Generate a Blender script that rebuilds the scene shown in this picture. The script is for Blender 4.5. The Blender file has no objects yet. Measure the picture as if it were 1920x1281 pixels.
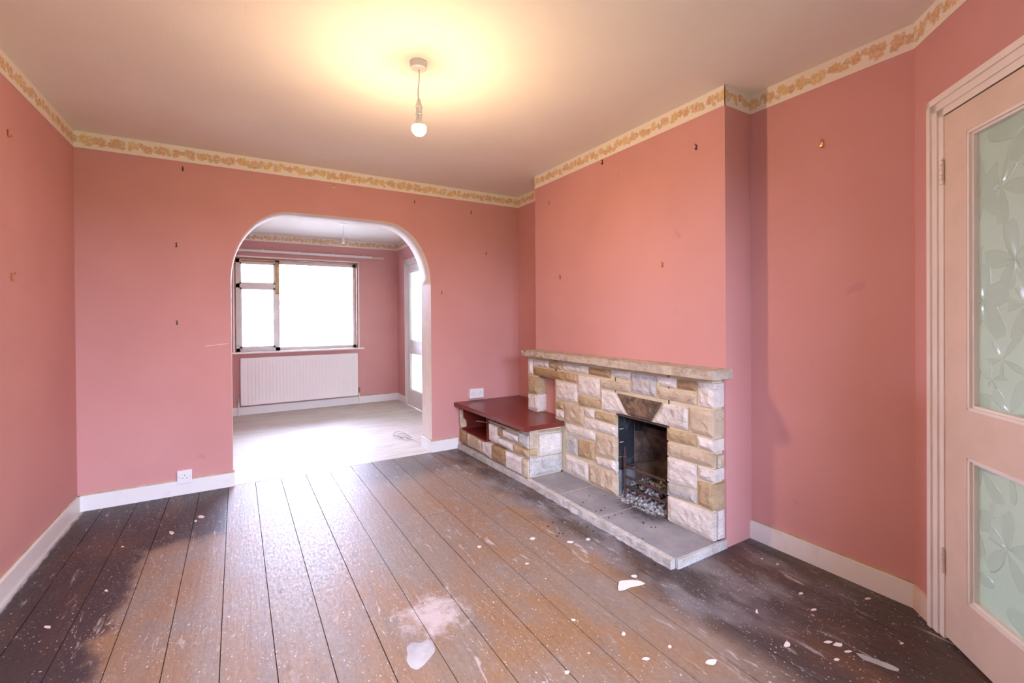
import bpy, bmesh, math, random
from mathutils import Vector, Matrix, noise as mnoise
random.seed(7)
sc = bpy.context.scene

# ------------------------------------------------------------------ camera
FPX, CX, CY = 846.28, 960.0, 598.9
YAW, PITCH, ROLL, CAMH = .5384, -.0056, -.0069, 1.2097
F = Vector((math.sin(YAW)*math.cos(PITCH), math.cos(YAW)*math.cos(PITCH), math.sin(PITCH)))
R0 = Vector((math.cos(YAW), -math.sin(YAW), 0)); U0 = R0.cross(F)
RV = R0*math.cos(ROLL)+U0*math.sin(ROLL); UV_ = -R0*math.sin(ROLL)+U0*math.cos(ROLL)
CAM = Vector((0, 0, CAMH))
cd = bpy.data.cameras.new('camera'); cam = bpy.data.objects.new('camera', cd)
sc.collection.objects.link(cam)
cd.sensor_width = 36; cd.sensor_fit = 'HORIZONTAL'; cd.lens = FPX*36/1920
cd.shift_y = -(640.5-CY)/1920; cd.clip_start = .02
cam.matrix_world = Matrix(((RV.x, UV_.x, -F.x, CAM.x), (RV.y, UV_.y, -F.y, CAM.y), (RV.z, UV_.z, -F.z, CAM.z), (0, 0, 0, 1)))
sc.camera = cam

# ------------------------------------------------------------------ light of the place
w = bpy.data.worlds.new('overcast_sky'); sc.world = w; w.use_nodes = True
bg = w.node_tree.nodes['Background']
bg.inputs['Color'].default_value = (.78, .88, 1.27, 1); bg.inputs['Strength'].default_value = 42.0
BULB = 1250.0
sc.view_settings.view_transform = 'Standard'; sc.view_settings.look = 'None'
sc.view_settings.gamma = 1; sc.view_settings.use_curve_mapping = False
sc.view_settings.exposure = 0.12
def portal(name, loc, rot, sx, sy):
    l = bpy.data.lights.new(name, 'AREA'); l.shape = 'RECTANGLE'; l.size = sx; l.size_y = sy
    l.cycles.is_portal = True
    o = bpy.data.objects.new(name, l); o.location = loc; o.rotation_euler = rot; sc.collection.objects.link(o)
# portals only guide sky sampling through real window openings; they give no light of their own
portal('window_front_offscreen', (.31, -1.18, 1.43), (math.radians(90), 0, 0), 2.3, 1.4)      # street window behind the camera, faces +Y
portal('window_rear', (.65, 6.86, 1.38), (math.radians(-90), 0, 0), 1.6, 1.3)                 # window seen through the arch, faces -Y

def ray(x, y): return F+RV*((x-CX)/FPX)+UV_*((CY-y)/FPX)
def hit(x, y, p0, n):
    d = ray(x, y); n = Vector(n); return CAM+d*((Vector(p0)-CAM).dot(n)/d.dot(n))
def floor_pt(x, y, z=0): return hit(x, y, (0, 0, z), (0, 0, 1))

# ------------------------------------------------------------------ helpers
def link(o, parent=None):
    sc.collection.objects.link(o)
    if parent: o.parent = parent
    return o
def tag(o, label=None, cat=None, group=None, kind=None):
    if label: o['label'] = label
    if cat: o['category'] = cat
    if group: o['group'] = group
    if kind: o['kind'] = kind
    return o
def empty(name, loc=(0, 0, 0), **k):
    o = bpy.data.objects.new(name, None); o.empty_display_size = .05; o.location = loc; link(o)
    return tag(o, **k)
def mesh(name, bm, mats, parent=None, smooth=False, recalc=True, **k):
    if recalc: bmesh.ops.recalc_face_normals(bm, faces=bm.faces)
    me = bpy.data.meshes.new(name); bm.to_mesh(me); bm.free()
    if not isinstance(mats, (list, tuple)): mats = [mats]
    for m in mats: me.materials.append(m)
    if smooth:
        for p in me.polygons: p.use_smooth = True
    o = bpy.data.objects.new(name, me); link(o)
    if parent is not None:
        o.parent = parent
        o.matrix_parent_inverse = Matrix.Translation(-parent.location) if parent.type == 'EMPTY' else Matrix()
    return tag(o, **k)
def box(bm, a, b, mi=0, bevel=0):
    x0, y0, z0 = [min(a[i], b[i]) for i in range(3)]; x1, y1, z1 = [max(a[i], b[i]) for i in range(3)]
    v = [bm.verts.new(p) for p in ((x0, y0, z0), (x1, y0, z0), (x1, y1, z0), (x0, y1, z0), (x0, y0, z1), (x1, y0, z1), (x1, y1, z1), (x0, y1, z1))]
    fs = [bm.faces.new([v[i] for i in q]) for q in ((3, 2, 1, 0), (4, 5, 6, 7), (0, 1, 5, 4), (1, 2, 6, 5), (2, 3, 7, 6), (3, 0, 4, 7))]
    for f in fs: f.material_index = mi
    if bevel:
        es = list({e for f in fs for e in f.edges})
        bmesh.ops.bevel(bm, geom=es, offset=bevel, segments=2, affect='EDGES', profile=.6)
    return fs
def boxes(name, lst, mat, parent=None, bevel=0, **k):
    bm = bmesh.new()
    for a, b in lst: box(bm, a, b, bevel=bevel)
    return mesh(name, bm, mat, parent, **k)
def prism(bm, pts, off, mi=0):
    """closed polygon pts (3d) extruded by vector off"""
    off = Vector(off); a = [bm.verts.new(Vector(p)) for p in pts]; b = [bm.verts.new(Vector(p)+off) for p in pts]
    n = len(pts); fs = [bm.faces.new(a), bm.faces.new(b[::-1])]
    for i in range(n): fs.append(bm.faces.new((a[i], b[i], b[(i+1) % n], a[(i+1) % n])))
    for f in fs: f.material_index = mi
    return fs
def tube(bm, pts, r, seg=8, cap=True):
    pts = [Vector(p) for p in pts]; rings = []
    for i, p in enumerate(pts):
        t = (pts[min(i+1, len(pts)-1)]-pts[max(i-1, 0)]).normalized()
        up = Vector((0, 0, 1)) if abs(t.z) < .9 else Vector((1, 0, 0))
        a = t.cross(up).normalized(); b = t.cross(a)
        rr = r[i] if isinstance(r, (list, tuple)) else r
        rings.append([bm.verts.new(p+a*(rr*math.cos(2*math.pi*k/seg))+b*(rr*math.sin(2*math.pi*k/seg))) for k in range(seg)])
    for i in range(len(rings)-1):
        for k in range(seg): bm.faces.new((rings[i][k], rings[i][(k+1) % seg], rings[i+1][(k+1) % seg], rings[i+1][k]))
    if cap: bm.faces.new(rings[0]); bm.faces.new(rings[-1])
def lathe(bm, c, prof, seg=24):
    """prof: list of (radius, z) about a vertical axis through c"""
    rings = []
    for r, z in prof:
        if r < 1e-5: rings.append([bm.verts.new((c[0], c[1], c[2]+z))]*seg)
        else: rings.append([bm.verts.new((c[0]+r*math.cos(2*math.pi*k/seg), c[1]+r*math.sin(2*math.pi*k/seg), c[2]+z)) for k in range(seg)])
    for i in range(len(rings)-1):
        for k in range(seg):
            q = [rings[i][k], rings[i][(k+1) % seg], rings[i+1][(k+1) % seg], rings[i+1][k]]
            u = []
            for v in q:
                if v not in u: u.append(v)
            if len(u) > 2:
                try: bm.faces.new(u)
                except ValueError: pass

# ------------------------------------------------------------------ material helpers
class NT:
    def __init__(s, name):
        s.m = bpy.data.materials.new(name); s.m.use_nodes = True; s.t = s.m.node_tree
        s.b = s.t.nodes['Principled BSDF']; s.out = s.t.nodes['Material Output']
    def n(s, typ, **kw):
        o = s.t.nodes.new(typ)
        for k, v in kw.items(): setattr(o, k, v)
        return o
    def put(s, sock, v):
        if hasattr(v, 'links') or isinstance(v, bpy.types.NodeSocket): s.t.links.new(v, sock)
        else:
            if isinstance(v, (tuple, list)) and len(v) == 3 and sock.type == 'RGBA': v = (*v, 1)
            sock.default_value = v
    def math(s, op, a, b=0.0, c=0.0, clamp=False):
        o = s.n('ShaderNodeMath', operation=op, use_clamp=clamp)
        s.put(o.inputs[0], a); s.put(o.inputs[1], b); s.put(o.inputs[2], c); return o.outputs[0]
    def ramp(s, v, lo, hi, a=0.0, b=1.0):
        o = s.n('ShaderNodeMapRange', interpolation_type='SMOOTHSTEP', clamp=True)
        s.put(o.inputs[0], v); s.put(o.inputs[1], lo); s.put(o.inputs[2], hi); s.put(o.inputs[3], a); s.put(o.inputs[4], b); return o.outputs[0]
    def mix(s, f, a, b, mode='MIX'):
        o = s.n('ShaderNodeMix', data_type='RGBA', blend_type=mode)
        s.put(o.inputs[0], f); s.put(o.inputs[6], a); s.put(o.inputs[7], b); return o.outputs[2]
    def pos(s): return s.n('ShaderNodeNewGeometry').outputs['Position']
    def obj(s): return s.n('ShaderNodeTexCoord').outputs['Object']
    def uv(s): return s.n('ShaderNodeTexCoord').outputs['UV']
    def rnd(s): return s.n('ShaderNodeObjectInfo').outputs['Random']
    def scale(s, v, sx, sy, sz, loc=(0, 0, 0)):
        o = s.n('ShaderNodeMapping'); s.put(o.inputs[0], v); o.inputs['Scale'].default_value = (sx, sy, sz); o.inputs['Location'].default_value = loc
        return o.outputs[0]
    def noise(s, v, sc_=5.0, det=4.0, rough=.55, dist=0.0, dim='3D', w=None):
        o = s.n('ShaderNodeTexNoise', noise_dimensions='4D' if w is not None else dim); s.put(o.inputs['Vector'], v)
        if w is not None: s.put(o.inputs['W'], w)
        o.inputs['Scale'].default_value = sc_; o.inputs['Detail'].default_value = det; o.inputs['Roughness'].default_value = rough; o.inputs['Distortion'].default_value = dist
        return o.outputs[0]
    def vor(s, v, sc_=5.0, feat='F1', rnd=1.0):
        o = s.n('ShaderNodeTexVoronoi', feature=feat); s.put(o.inputs['Vector'], v); o.inputs['Scale'].default_value = sc_; o.inputs['Randomness'].default_value = rnd
        return o
    def xyz(s, v):
        o = s.n('ShaderNodeSeparateXYZ'); s.put(o.inputs[0], v); return o.outputs
    def bump(s, h, strength=.3, dist=.01):
        o = s.n('ShaderNodeBump'); o.inputs['Strength'].default_value = strength; o.inputs['Distance'].default_value = dist; s.put(o.inputs['Height'], h)
        s.t.links.new(o.outputs[0], s.b.inputs['Normal']); return o.outputs[0]
    def col(s, c): s.put(s.b.inputs['Base Color'], c); return s
    def rough(s, r): s.put(s.b.inputs['Roughness'], r); return s
    def set(s, k, v): s.put(s.b.inputs[k], v); return s

def plain(name, c, rough=.5, metal=0, bumpsc=None, bstr=.1, vary=.08, spec=.5):
    k = NT(name); p = k.obj(); n = k.noise(p, 9, 4)
    k.col(k.mix(k.ramp(n, .35, .7, 0, 1), c, tuple(min(1, x*(1-vary)) for x in c))).rough(rough).set('Metallic', metal).set('Specular IOR Level', spec)
    if bumpsc: k.bump(k.noise(p, bumpsc, 3), bstr, .002)
    return k.m

# wallpaper
k = NT('pink_wallpaper'); p = k.pos()
n1 = k.noise(p, 1.3, 3); n2 = k.noise(p, 14, 5)
c = k.mix(k.ramp(n1, .3, .7), (.625, .322, .302), (.575, .290, .272))
c = k.mix(k.ramp(n2, .62, .8, 0, .25), c, (.52, .25, .26))
spots = k.ramp(k.noise(p, 5.5, 2, dist=.4), .74, .78, 0, .3)
c = k.mix(spots, c, (.42, .20, .23))
wx_, wy_, wz_ = k.xyz(p)
ln = k.math('ABSOLUTE', k.math('SUBTRACT', wz_, k.math('ADD', 1.040, k.math('MULTIPLY', wx_, .10))))
sc_m = k.math('MULTIPLY', k.math('MULTIPLY', k.ramp(ln, .0035, .001), k.math('MULTIPLY', k.ramp(wx_, -.25, -.23), k.ramp(wx_, -.08, -.10))), k.math('MULTIPLY', k.math('MULTIPLY', k.ramp(wy_, 3.83, 3.84), k.math('LESS_THAN', wy_, 3.9)), k.ramp(k.noise(k.scale(p, 22, 1, 3), 1, 2), .40, .55)))
c = k.mix(k.math('MULTIPLY', sc_m, .8), c, (.80, .72, .70))
k.col(c).rough(.75).set('Specular IOR Level', .25)
weave = k.math('ADD', k.noise(k.scale(p, 40, 40, 420), 1, 2), k.noise(k.scale(p, 300, 300, 30), 1, 2))
k.bump(weave, .12, .0015); PINK = k.m
# ceiling
k = NT('textured_ceiling_paint'); p = k.pos()
k.col(k.mix(k.ramp(k.noise(p, 1.2, 4), .3, .75), (.90, .885, .80), (.84, .82, .735))).rough(.85).set('Specular IOR Level', .2)
k.bump(k.noise(p, 95, 3, .6), .25, .003); CEIL = k.m
k = NT('rear_ceiling_paint'); p = k.pos()
k.col((.90, .88, .82)).rough(.85); k.bump(k.noise(p, 95, 3, .6), .2, .003); CEIL2 = k.m
# floral border (u metres along, v 0..1 up)
k = NT('floral_border_paper'); uv = k.uv(); u, v, _ = k.xyz(uv)
fine = k.noise(k.scale(uv, 85, 85*.104, 1), 1, 4, dist=.8)
def blossoms(period, rad, amp, seed, pet_n):
    t = k.math('ADD', k.math('DIVIDE', u, period), seed); ci = k.math('FLOOR', t)
    wn = k.n('ShaderNodeTexWhiteNoise', noise_dimensions='1D'); k.put(wn.inputs['W'], k.math('ADD', ci, seed*13.7)); wr, wg, wb = k.xyz(wn.outputs['Color'])
    x_ = k.math('MULTIPLY', k.math('SUBTRACT', k.math('FRACT', t), .5), period)
    y_ = k.math('SUBTRACT', k.math('MULTIPLY', k.math('SUBTRACT', v, .5), .104), k.math('MULTIPLY', k.math('SUBTRACT', wr, .5), amp))
    r_ = k.math('SQRT', k.math('ADD', k.math('MULTIPLY', x_, x_), k.math('MULTIPLY', y_, y_)))
    R_ = k.math('MULTIPLY', k.math('ADD', .72, k.math('MULTIPLY', wg, .4)), rad)
    r_ = k.math('ADD', k.math('DIVIDE', r_, R_), k.math('MULTIPLY', k.math('SUBTRACT', fine, .5), .55))
    th = k.math('ADD', k.math('ARCTAN2', y_, x_), k.math('MULTIPLY', wb, 6.28))
    g_ = k.math('SUBTRACT', k.math('ADD', .92, k.math('MULTIPLY', k.math('COSINE', k.math('MULTIPLY', th, pet_n)), .12)), r_)
    return k.ramp(g_, 0, .1), r_, wb
band = k.math('MULTIPLY', k.ramp(v, .10, .18), k.ramp(v, .90, .82))
c = (.82, .77, .67)
for per, rad, amp, sd, pn, ca, cb in ((.034, .017, .050, 3.3, 3.0, (.50, .47, .32), (.58, .46, .30)), (.047, .022, .036, 7.1, 5.0, (.66, .45, .22), (.60, .38, .22)), (.078, .033, .018, 1.7, 6.0, (.74, .54, .24), (.66, .42, .22))):
    m_, r__, w_ = blossoms(per, rad, amp, sd, pn)
    cc = k.mix(k.ramp(w_, .35, .65), ca, cb)
    cc = k.mix(k.ramp(k.math('ABSOLUTE', k.math('SUBTRACT', r__, .45)), .12, .03, 0, .5), cc, (.44, .27, .14))
    cc = k.mix(k.ramp(fine, .50, .64, 0, .6), cc, (.84, .72, .50))
    c = k.mix(k.math('MULTIPLY', k.math('MULTIPLY', m_, band), .82), c, cc)
k.col(c).rough(.7); BORDER = k.m
WHITE = plain('white_gloss_paint', (.80, .79, .75), .35, bumpsc=30, bstr=.06, vary=.07)
k = NT('worn_skirting_paint'); p = k.pos(); z = k.xyz(p)[2]
c = k.mix(k.ramp(k.noise(p, 12, 5), .55, .75, 0, .3), (.80, .79, .76), (.62, .57, .50))
k.col(c).rough(.4); k.bump(k.noise(p, 40, 4), .15, .002); SKIRT = k.m
STRIPE = plain('bare_plaster_line', (.55, .42, .26), .8, bumpsc=60, bstr=.3, vary=.35)
CREAMDOOR = plain('cream_door_gloss', (.72, .59, .48), .38, bumpsc=20, bstr=.05, vary=.06)
FRAMEW = plain('off_white_frame_gloss', (.84, .80, .74), .33, bumpsc=25, bstr=.05, vary=.05)
REVEAL = plain('cream_arch_plaster', (.78, .68, .60), .7, bumpsc=35, bstr=.2, vary=.08)
# patterned glass with pressed leaf rosettes
def leaf_glass(name, tint, see=.0):
    k = NT(name); uv = k.uv()
    vv = k.vor(k.scale(uv, 4.6, 4.6, 4.6), 1, rnd=.9)
    d = k.n('ShaderNodeVectorMath', operation='SUBTRACT'); k.put(d.inputs[0], k.scale(uv, 4.6, 4.6, 4.6)); k.put(d.inputs[1], vv.outputs['Position'])
    dx, dy, dz = k.xyz(d.outputs[0]); th = k.math('ADD', k.math('ARCTAN2', dy, dx), k.math('MULTIPLY', k.xyz(vv.outputs['Color'])[0], 6.28))
    pet = k.math('ADD', k.math('MULTIPLY', k.math('COSINE', k.math('MULTIPLY', th, 5.0)), .20), .52)
    m = k.ramp(k.math('SUBTRACT', pet, vv.outputs['Distance']), -.01, .03)
    vein = k.math('SINE', k.math('MULTIPLY', th, 5.0))
    h = k.math('ADD', k.math('MULTIPLY', m, k.math('ADD', k.math('MULTIPLY', vein, .4), .6)), k.math('MULTIPLY', k.noise(k.scale(uv, 60, 60, 60), 1, 3), .25))
    bp = k.bump(h, .6, .006)
    c = k.mix(m, tint, tuple(x*.91 for x in tint))
    tr = k.n('ShaderNodeBsdfTranslucent'); k.put(tr.inputs[0], c); k.t.links.new(bp, tr.inputs['Normal'])
    df = k.n('ShaderNodeBsdfDiffuse'); k.put(df.inputs[0], c); k.t.links.new(bp, df.inputs['Normal'])
    gl = k.n('ShaderNodeBsdfGlossy'); gl.inputs['Roughness'].default_value = .22; k.t.links.new(bp, gl.inputs['Normal'])
    a = k.n('ShaderNodeMixShader'); a.inputs[0].default_value = .45; k.t.links.new(tr.outputs[0], a.inputs[1]); k.t.links.new(df.outputs[0], a.inputs[2])
    b = k.n('ShaderNodeMixShader'); b.inputs[0].default_value = .10; k.t.links.new(a.outputs[0], b.inputs[1]); k.t.links.new(gl.outputs[0], b.inputs[2])
    k.t.links.new(b.outputs[0], k.out.inputs[0]); return k.m
LEAFGLASS = leaf_glass('pressed_leaf_glass', (.66, .74, .64))
LEAFGLASS2 = leaf_glass('pressed_leaf_glass_rear', (.66, .74, .64))
k = NT('window_glass')
tr = k.n('ShaderNodeBsdfTransparent'); gl = k.n('ShaderNodeBsdfGlossy'); gl.inputs['Roughness'].default_value = .02
fr = k.n('ShaderNodeFresnel'); fr.inputs[0].default_value = 1.45; ms = k.n('ShaderNodeMixShader')
k.t.links.new(fr.outputs[0], ms.inputs[0]); k.t.links.new(tr.outputs[0], ms.inputs[1]); k.t.links.new(gl.outputs[0], ms.inputs[2]); k.t.links.new(ms.outputs[0], k.out.inputs[0])
GLASS = k.m

# floor boards: worn, with the dark varnish left where no carpet lay
k = NT('worn_floorboards'); p = k.pos(); x, y, z = k.xyz(p)
rn = k.rnd()
wx = k.math('MULTIPLY', k.math('SUBTRACT', k.noise(k.scale(p, 5, 5, 5), 1, 4), .5), .30)
wy = k.math('MULTIPLY', k.math('SUBTRACT', k.noise(k.scale(p, 4, 4, 4, (7, 3, 0)), 1, 4), .5), .26)
X = k.math('ADD', x, wx); Y = k.math('ADD', y, wy)
grain = k.noise(k.scale(p, 55, 2.2, 10), 1, 5, .6, .6, w=k.math('MULTIPLY', rn, 30))
grain2 = k.noise(k.scale(p, 160, 5, 10), 1, 3, .6)
patch = k.noise(k.scale(p, 3.2, 1.6, 1), 1, 4, .6, .5)
warm = k.ramp(patch, .35, .65)
base = k.mix(warm, (.235, .180, .135), (.265, .140, .058))
base = k.mix(k.ramp(grain, .40, .72, 0, .55), base, (.19, .115, .065))
base = k.mix(k.ramp(grain2, .5, .8, 0, .25), base, (.42, .33, .25))
base = k.mix(k.math('MULTIPLY', k.ramp(rn, 0, 1), .22), base, (.24, .16, .11))
grime = k.ramp(k.noise(k.scale(p, 7, 3, 3, (2, 9, 0)), 1, 5, .65), .50, .70, 0, .5)
base = k.mix(grime, base, (.20, .17, .155))
mott = k.noise(k.scale(p, 85, 45, 20), 1, 5, .7)
base = k.mix(k.ramp(mott, .50, .72, 0, .5), base, (.095, .065, .045)); base = k.mix(k.ramp(mott, .46, .30, 0, .40), base, (.36, .29, .22))
smear = k.ramp(k.noise(k.scale(p, 16, 5, 3, (8, 2, 0)), 1, 6, .75, 1.2), .56, .70, 0, .5)
base = k.mix(smear, base, (.105, .085, .075))
pale = k.ramp(k.noise(k.scale(p, 9, 4, 3, (5, 6, 0)), 1, 6, .72, 1.0), .56, .74, 0, .45)
base = k.mix(pale, base, (.36, .325, .295))
# knots
kv = k.vor(k.scale(p, 5.5, 2.6, 1), 1); kn = k.math('MULTIPLY', k.ramp(kv.outputs['Distance'], .085, .05), k.math('GREATER_THAN', k.xyz(kv.outputs['Color'])[0], .55))
base = k.mix(k.math('MULTIPLY', kn, .75), base, (.10, .055, .03))
# varnish left at the edges of the room
sl = k.ramp(X, -.42, -.50)
sb1 = k.math('MULTIPLY', k.ramp(Y, 2.96, 3.06), k.ramp(x, -.080, -.100))
sb2 = k.math('MULTIPLY', k.math('MULTIPLY', k.ramp(Y, 3.2, 3.5), k.ramp(x, .55, 1.0)), .62)
sr = k.math('MULTIPLY', k.ramp(k.math('ADD', X, k.math('MULTIPLY', k.ramp(y, 1.5, .9), .02)), 1.44, 1.66), .92)
var = k.math('MAXIMUM', k.math('MAXIMUM', sl, sb1), k.math('MAXIMUM', sb2, sr))
var = k.math('MULTIPLY', var, k.ramp(k.noise(k.scale(p, 9, 3, 3, (4, 0, 0)), 1, 5, .7), .25, .42, .72, 1))
dark = k.mix(k.ramp(k.noise(k.scale(p, 6, 2, 2, (1, 5, 0)), 1, 4), .45, .75), (.030, .023, .027), (.085, .040, .024))
base = k.mix(k.math('MULTIPLY', var, .95), base, dark)
# pale grey patches towards the hearth, scuffs and paint spatter
hearth_grey = k.math('MULTIPLY', k.math('MULTIPLY', k.ramp(x, 1.25, 1.70), k.ramp(y, .75, 1.25)), k.ramp(k.noise(k.scale(p, 6, 3, 3), 1, 5), .42, .66, 0, .55))
base = k.mix(hearth_grey, base, (.29, .275, .275))
scuff = k.math('MULTIPLY', k.ramp(k.noise(k.scale(p, 34, 7, 3, (0, 3, 0)), 1, 5, .7, .8), .58, .68), k.ramp(k.noise(k.scale(p, 2.3, 2.3, 2), 1, 2), .40, .58))
base = k.mix(k.math('MULTIPLY', scuff, .65), base, (.55, .50, .46))
dp = k.n('ShaderNodeVectorMath', operation='DISTANCE'); k.put(dp.inputs[0], p); dp.inputs[1].default_value = (.66, 1.74, 0)
pd = k.math('ADD', dp.outputs['Value'], k.math('MULTIPLY', k.math('SUBTRACT', k.noise(k.scale(p, 18, 18, 4), 1, 5, .7), .5), .32))
base = k.mix(k.ramp(pd, .17, .02, 0, .75), base, (.56, .50, .49))
def spat(scale, size, prob, seed):
    a = k.vor(k.scale(p, scale, scale*.8, scale, (seed, seed, 0)), 1); r, g, b = k.xyz(a.outputs['Color'])
    s = k.math('MULTIPLY', k.math('POWER', g, 3.0), size)
    return k.math('MULTIPLY', k.math('LESS_THAN', a.outputs['Distance'], k.math('ADD', s, size*.18)), k.math('GREATER_THAN', r, prob))
area = k.math('MULTIPLY', k.ramp(k.noise(k.scale(p, 1.8, 1.8, 1, (3, 1, 0)), 1, 3), .30, .58, .2, 1), 1.0)
sp = k.math('MAXIMUM', spat(190, .42, .80, 2.0), k.math('MAXIMUM', spat(105, .32, .90, 5.0), spat(52, .24, .955, 9.0)))
sp = k.math('MULTIPLY', sp, k.math('GREATER_THAN', k.math('ADD', area, k.math('MULTIPLY', k.noise(k.scale(p, 20, 20, 1), 1, 1), .8)), 1.02))
base = k.mix(k.math('MULTIPLY', sp, .62), base, (.70, .65, .61))
# plaster crumbs along the left skirting
deb = k.math('MULTIPLY', k.ramp(k.math('ADD', x, k.math('MULTIPLY', k.noise(k.scale(p, 30, 9, 3), 1, 4), .05)), -.838, -.858), .7)
base = k.mix(deb, base, (.62, .60, .60))
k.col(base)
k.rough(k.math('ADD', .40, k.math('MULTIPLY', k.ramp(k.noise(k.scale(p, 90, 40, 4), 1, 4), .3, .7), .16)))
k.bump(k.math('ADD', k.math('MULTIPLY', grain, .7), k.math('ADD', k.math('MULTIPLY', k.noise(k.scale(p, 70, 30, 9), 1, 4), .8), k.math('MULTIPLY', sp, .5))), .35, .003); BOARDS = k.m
k = NT('bare_back_room_floor'); p = k.pos()
s1 = k.noise(k.scale(p, 2.2, 9, 3), 1, 5, .65, .8); s2 = k.noise(k.scale(p, 1.2, 2, 2), 1, 3)
c = k.mix(k.ramp(s1, .35, .7), (.60, .56, .49), (.49, .44, .36)); c = k.mix(k.ramp(s2, .55, .75, 0, .3), c, (.46, .38, .28))
k.col(c).rough(.55); k.bump(s1, .25, .003); BACKFLOOR = k.m
DARKSUB = plain('dusty_subfloor', (.13, .10, .08), .9)
PLAIN_PLASTER = plain('plain_plaster', (.62, .58, .52), .85)

def stone_mat(name, c, c2, soot=0.0):
    k = NT(name); p = k.obj(); rn = k.rnd()
    a = k.noise(p, 14, 5, .65, .5, w=k.math('MULTIPLY', rn, 40)); b = k.noise(p, 70, 4, .6)
    v = k.mix(k.ramp(a, .35, .68), c, c2)
    v = k.mix(k.ramp(b, .60, .78, 0, .35), v, tuple(x*.55 for x in c2))
    cr = k.ramp(k.math('ABSOLUTE', k.math('SUBTRACT', k.noise(k.scale(p, 6, 6, 16), 1, 3, .6, 1.2, w=k.math('MULTIPLY', rn, 17)), .5)), .012, 0, 0, .5)
    v = k.mix(cr, v, tuple(x*.35 for x in c2))
    if soot: v = k.mix(k.ramp(k.noise(p, 11, 5, .7, .6), .62-.35*soot, .80-.25*soot, 0, .85), v, (.055, .04, .035))
    k.col(v).rough(.85).set('Specular IOR Level', .25)
    k.bump(k.math('ADD', a, k.math('MULTIPLY', b, .5)), .55, .008); return k.m
SW = stone_mat('white_sandstone', (.74, .69, .63), (.60, .54, .47))
SG = stone_mat('grey_sandstone', (.56, .54, .51), (.40, .38, .35))
SB = stone_mat('beige_sandstone', (.60, .50, .37), (.48, .38, .26))
ST = stone_mat('tan_sandstone', (.50, .38, .23), (.40, .29, .16))
SN = stone_mat('brown_sandstone', (.40, .27, .14), (.32, .20, .10))
SK = stone_mat('sooty_keystone', (.27, .18, .11), (.17, .105, .065), .55)
SWS = stone_mat('sooty_white_sandstone', (.72, .67, .61), (.56, .51, .45), .12)
SBS = stone_mat('sooty_beige_sandstone', (.55, .47, .36), (.43, .35, .25), .10)
SMAN = stone_mat('mantel_sandstone', (.55, .48, .38), (.40, .33, .25), .22)
MORTAR = plain('cream_mortar', (.64, .56, .38), .9, bumpsc=60, bstr=.4, vary=.15)
k = NT('grey_hearth_slate'); p = k.pos()
a = k.noise(p, 6, 5, .6); c = k.mix(k.ramp(a, .35, .7), (.235, .225, .235), (.32, .31, .315))
hd = k.n('ShaderNodeVectorMath', operation='DISTANCE'); k.put(hd.inputs[0], k.scale(p, 1.35, 1, 0)); hd.inputs[1].default_value = (2.09*1.35, 1.90, 0)
hh = k.math('ADD', hd.outputs['Value'], k.math('MULTIPLY', k.math('SUBTRACT', k.noise(p, 22, 4, .7), .5), .2))
c = k.mix(k.ramp(hh, .27, .09, 0, .85), c, (.045, .042, .045))
c = k.mix(k.ramp(k.noise(k.scale(p, 9, 9, 4), 1, 5), .58, .78, 0, .4), c, (.46, .45, .45))
k.col(c).rough(.7); k.bump(k.noise(p, 45, 5, .65), .25, .003); SLATE = k.m
KERB = stone_mat('pale_kerb_stone', (.56, .54, .50), (.42, .39, .34))
k = NT('red_glazed_board'); p = k.pos()
k.col(k.mix(k.ramp(k.noise(k.scale(p, 5, 1.5, 5), 1, 4), .35, .7), (.185, .028, .018), (.125, .018, .014))).rough(.30).set('Specular IOR Level', .55); k.bump(k.noise(p, 40, 3), .05, .002); RED = k.m
k = NT('sooty_firebrick'); p = k.pos(); z = k.xyz(p)[2]
a = k.noise(p, 9, 5, .65, .6)
c = k.mix(k.ramp(a, .45, .75), (.012, .013, .017), (.05, .05, .055))
sm = k.math('MULTIPLY', k.ramp(k.noise(k.scale(p, 14, 14, 5, (3, 1, 0)), 1, 4, .6, .8), .60, .76), .5); c = k.mix(sm, c, (.22, .23, .25))
k.col(c).rough(.8); k.bump(a, .4, .006); SOOT = k.m
FIRECLAY = stone_mat('scorched_fireclay', (.10, .085, .07), (.20, .13, .085), .5)
JAMBLOW = plain('ash_dusted_jamb', (.20, .22, .24), .85, bumpsc=40, bstr=.4, vary=.5)
IRON = plain('rusty_grate_iron', (.10, .062, .052), .6, metal=.3, bumpsc=90, bstr=.4, vary=.45)
k = NT('wood_ash'); p = k.pos()
k.col(k.mix(k.ramp(k.noise(p, 60, 5, .7), .38, .60), (.58, .60, .62), (.06, .06, .065))).rough(.95); k.bump(k.noise(p, 120, 4), .6, .006); ASH = k.m
COAL = plain('black_cinder', (.013, .012, .013), .75, bumpsc=80, bstr=.5)
REDSTICK = plain('red_painted_wood', (.42, .035, .03), .5)
BRASS = plain('aged_brass', (.62, .40, .13), .35, metal=.9)
DARKNAIL = plain('dark_nail_steel', (.09, .06, .05), .5, metal=.6)
PLASTIC = plain('white_plastic', (.80, .80, .79), .35, vary=.03)
HOLE_SHADE = plain('painted_hole_shade', (.08, .08, .09), .6)  # dark colour stands in for the shade inside the pin holes
CHROME = plain('dull_metal', (.5, .5, .5), .35, metal=.8)
BRASSV = plain('brown_valve_metal', (.35, .26, .15), .4, metal=.7)
RADW = plain('radiator_enamel', (.84, .80, .76), .35, vary=.02)
HARDWOOD = plain('brown_window_hardwood', (.33, .125, .05), .45, bumpsc=30, bstr=.1, vary=.25)
WINW = plain('white_window_paint', (.82, .79, .76), .4, vary=.04)
TAPE = plain('bare_stripped_wood', (.62, .42, .20), .6, vary=.2)
FLAKE = plain('pink_white_plaster_flake', (.78, .66, .58), .8, vary=.1)
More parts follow.
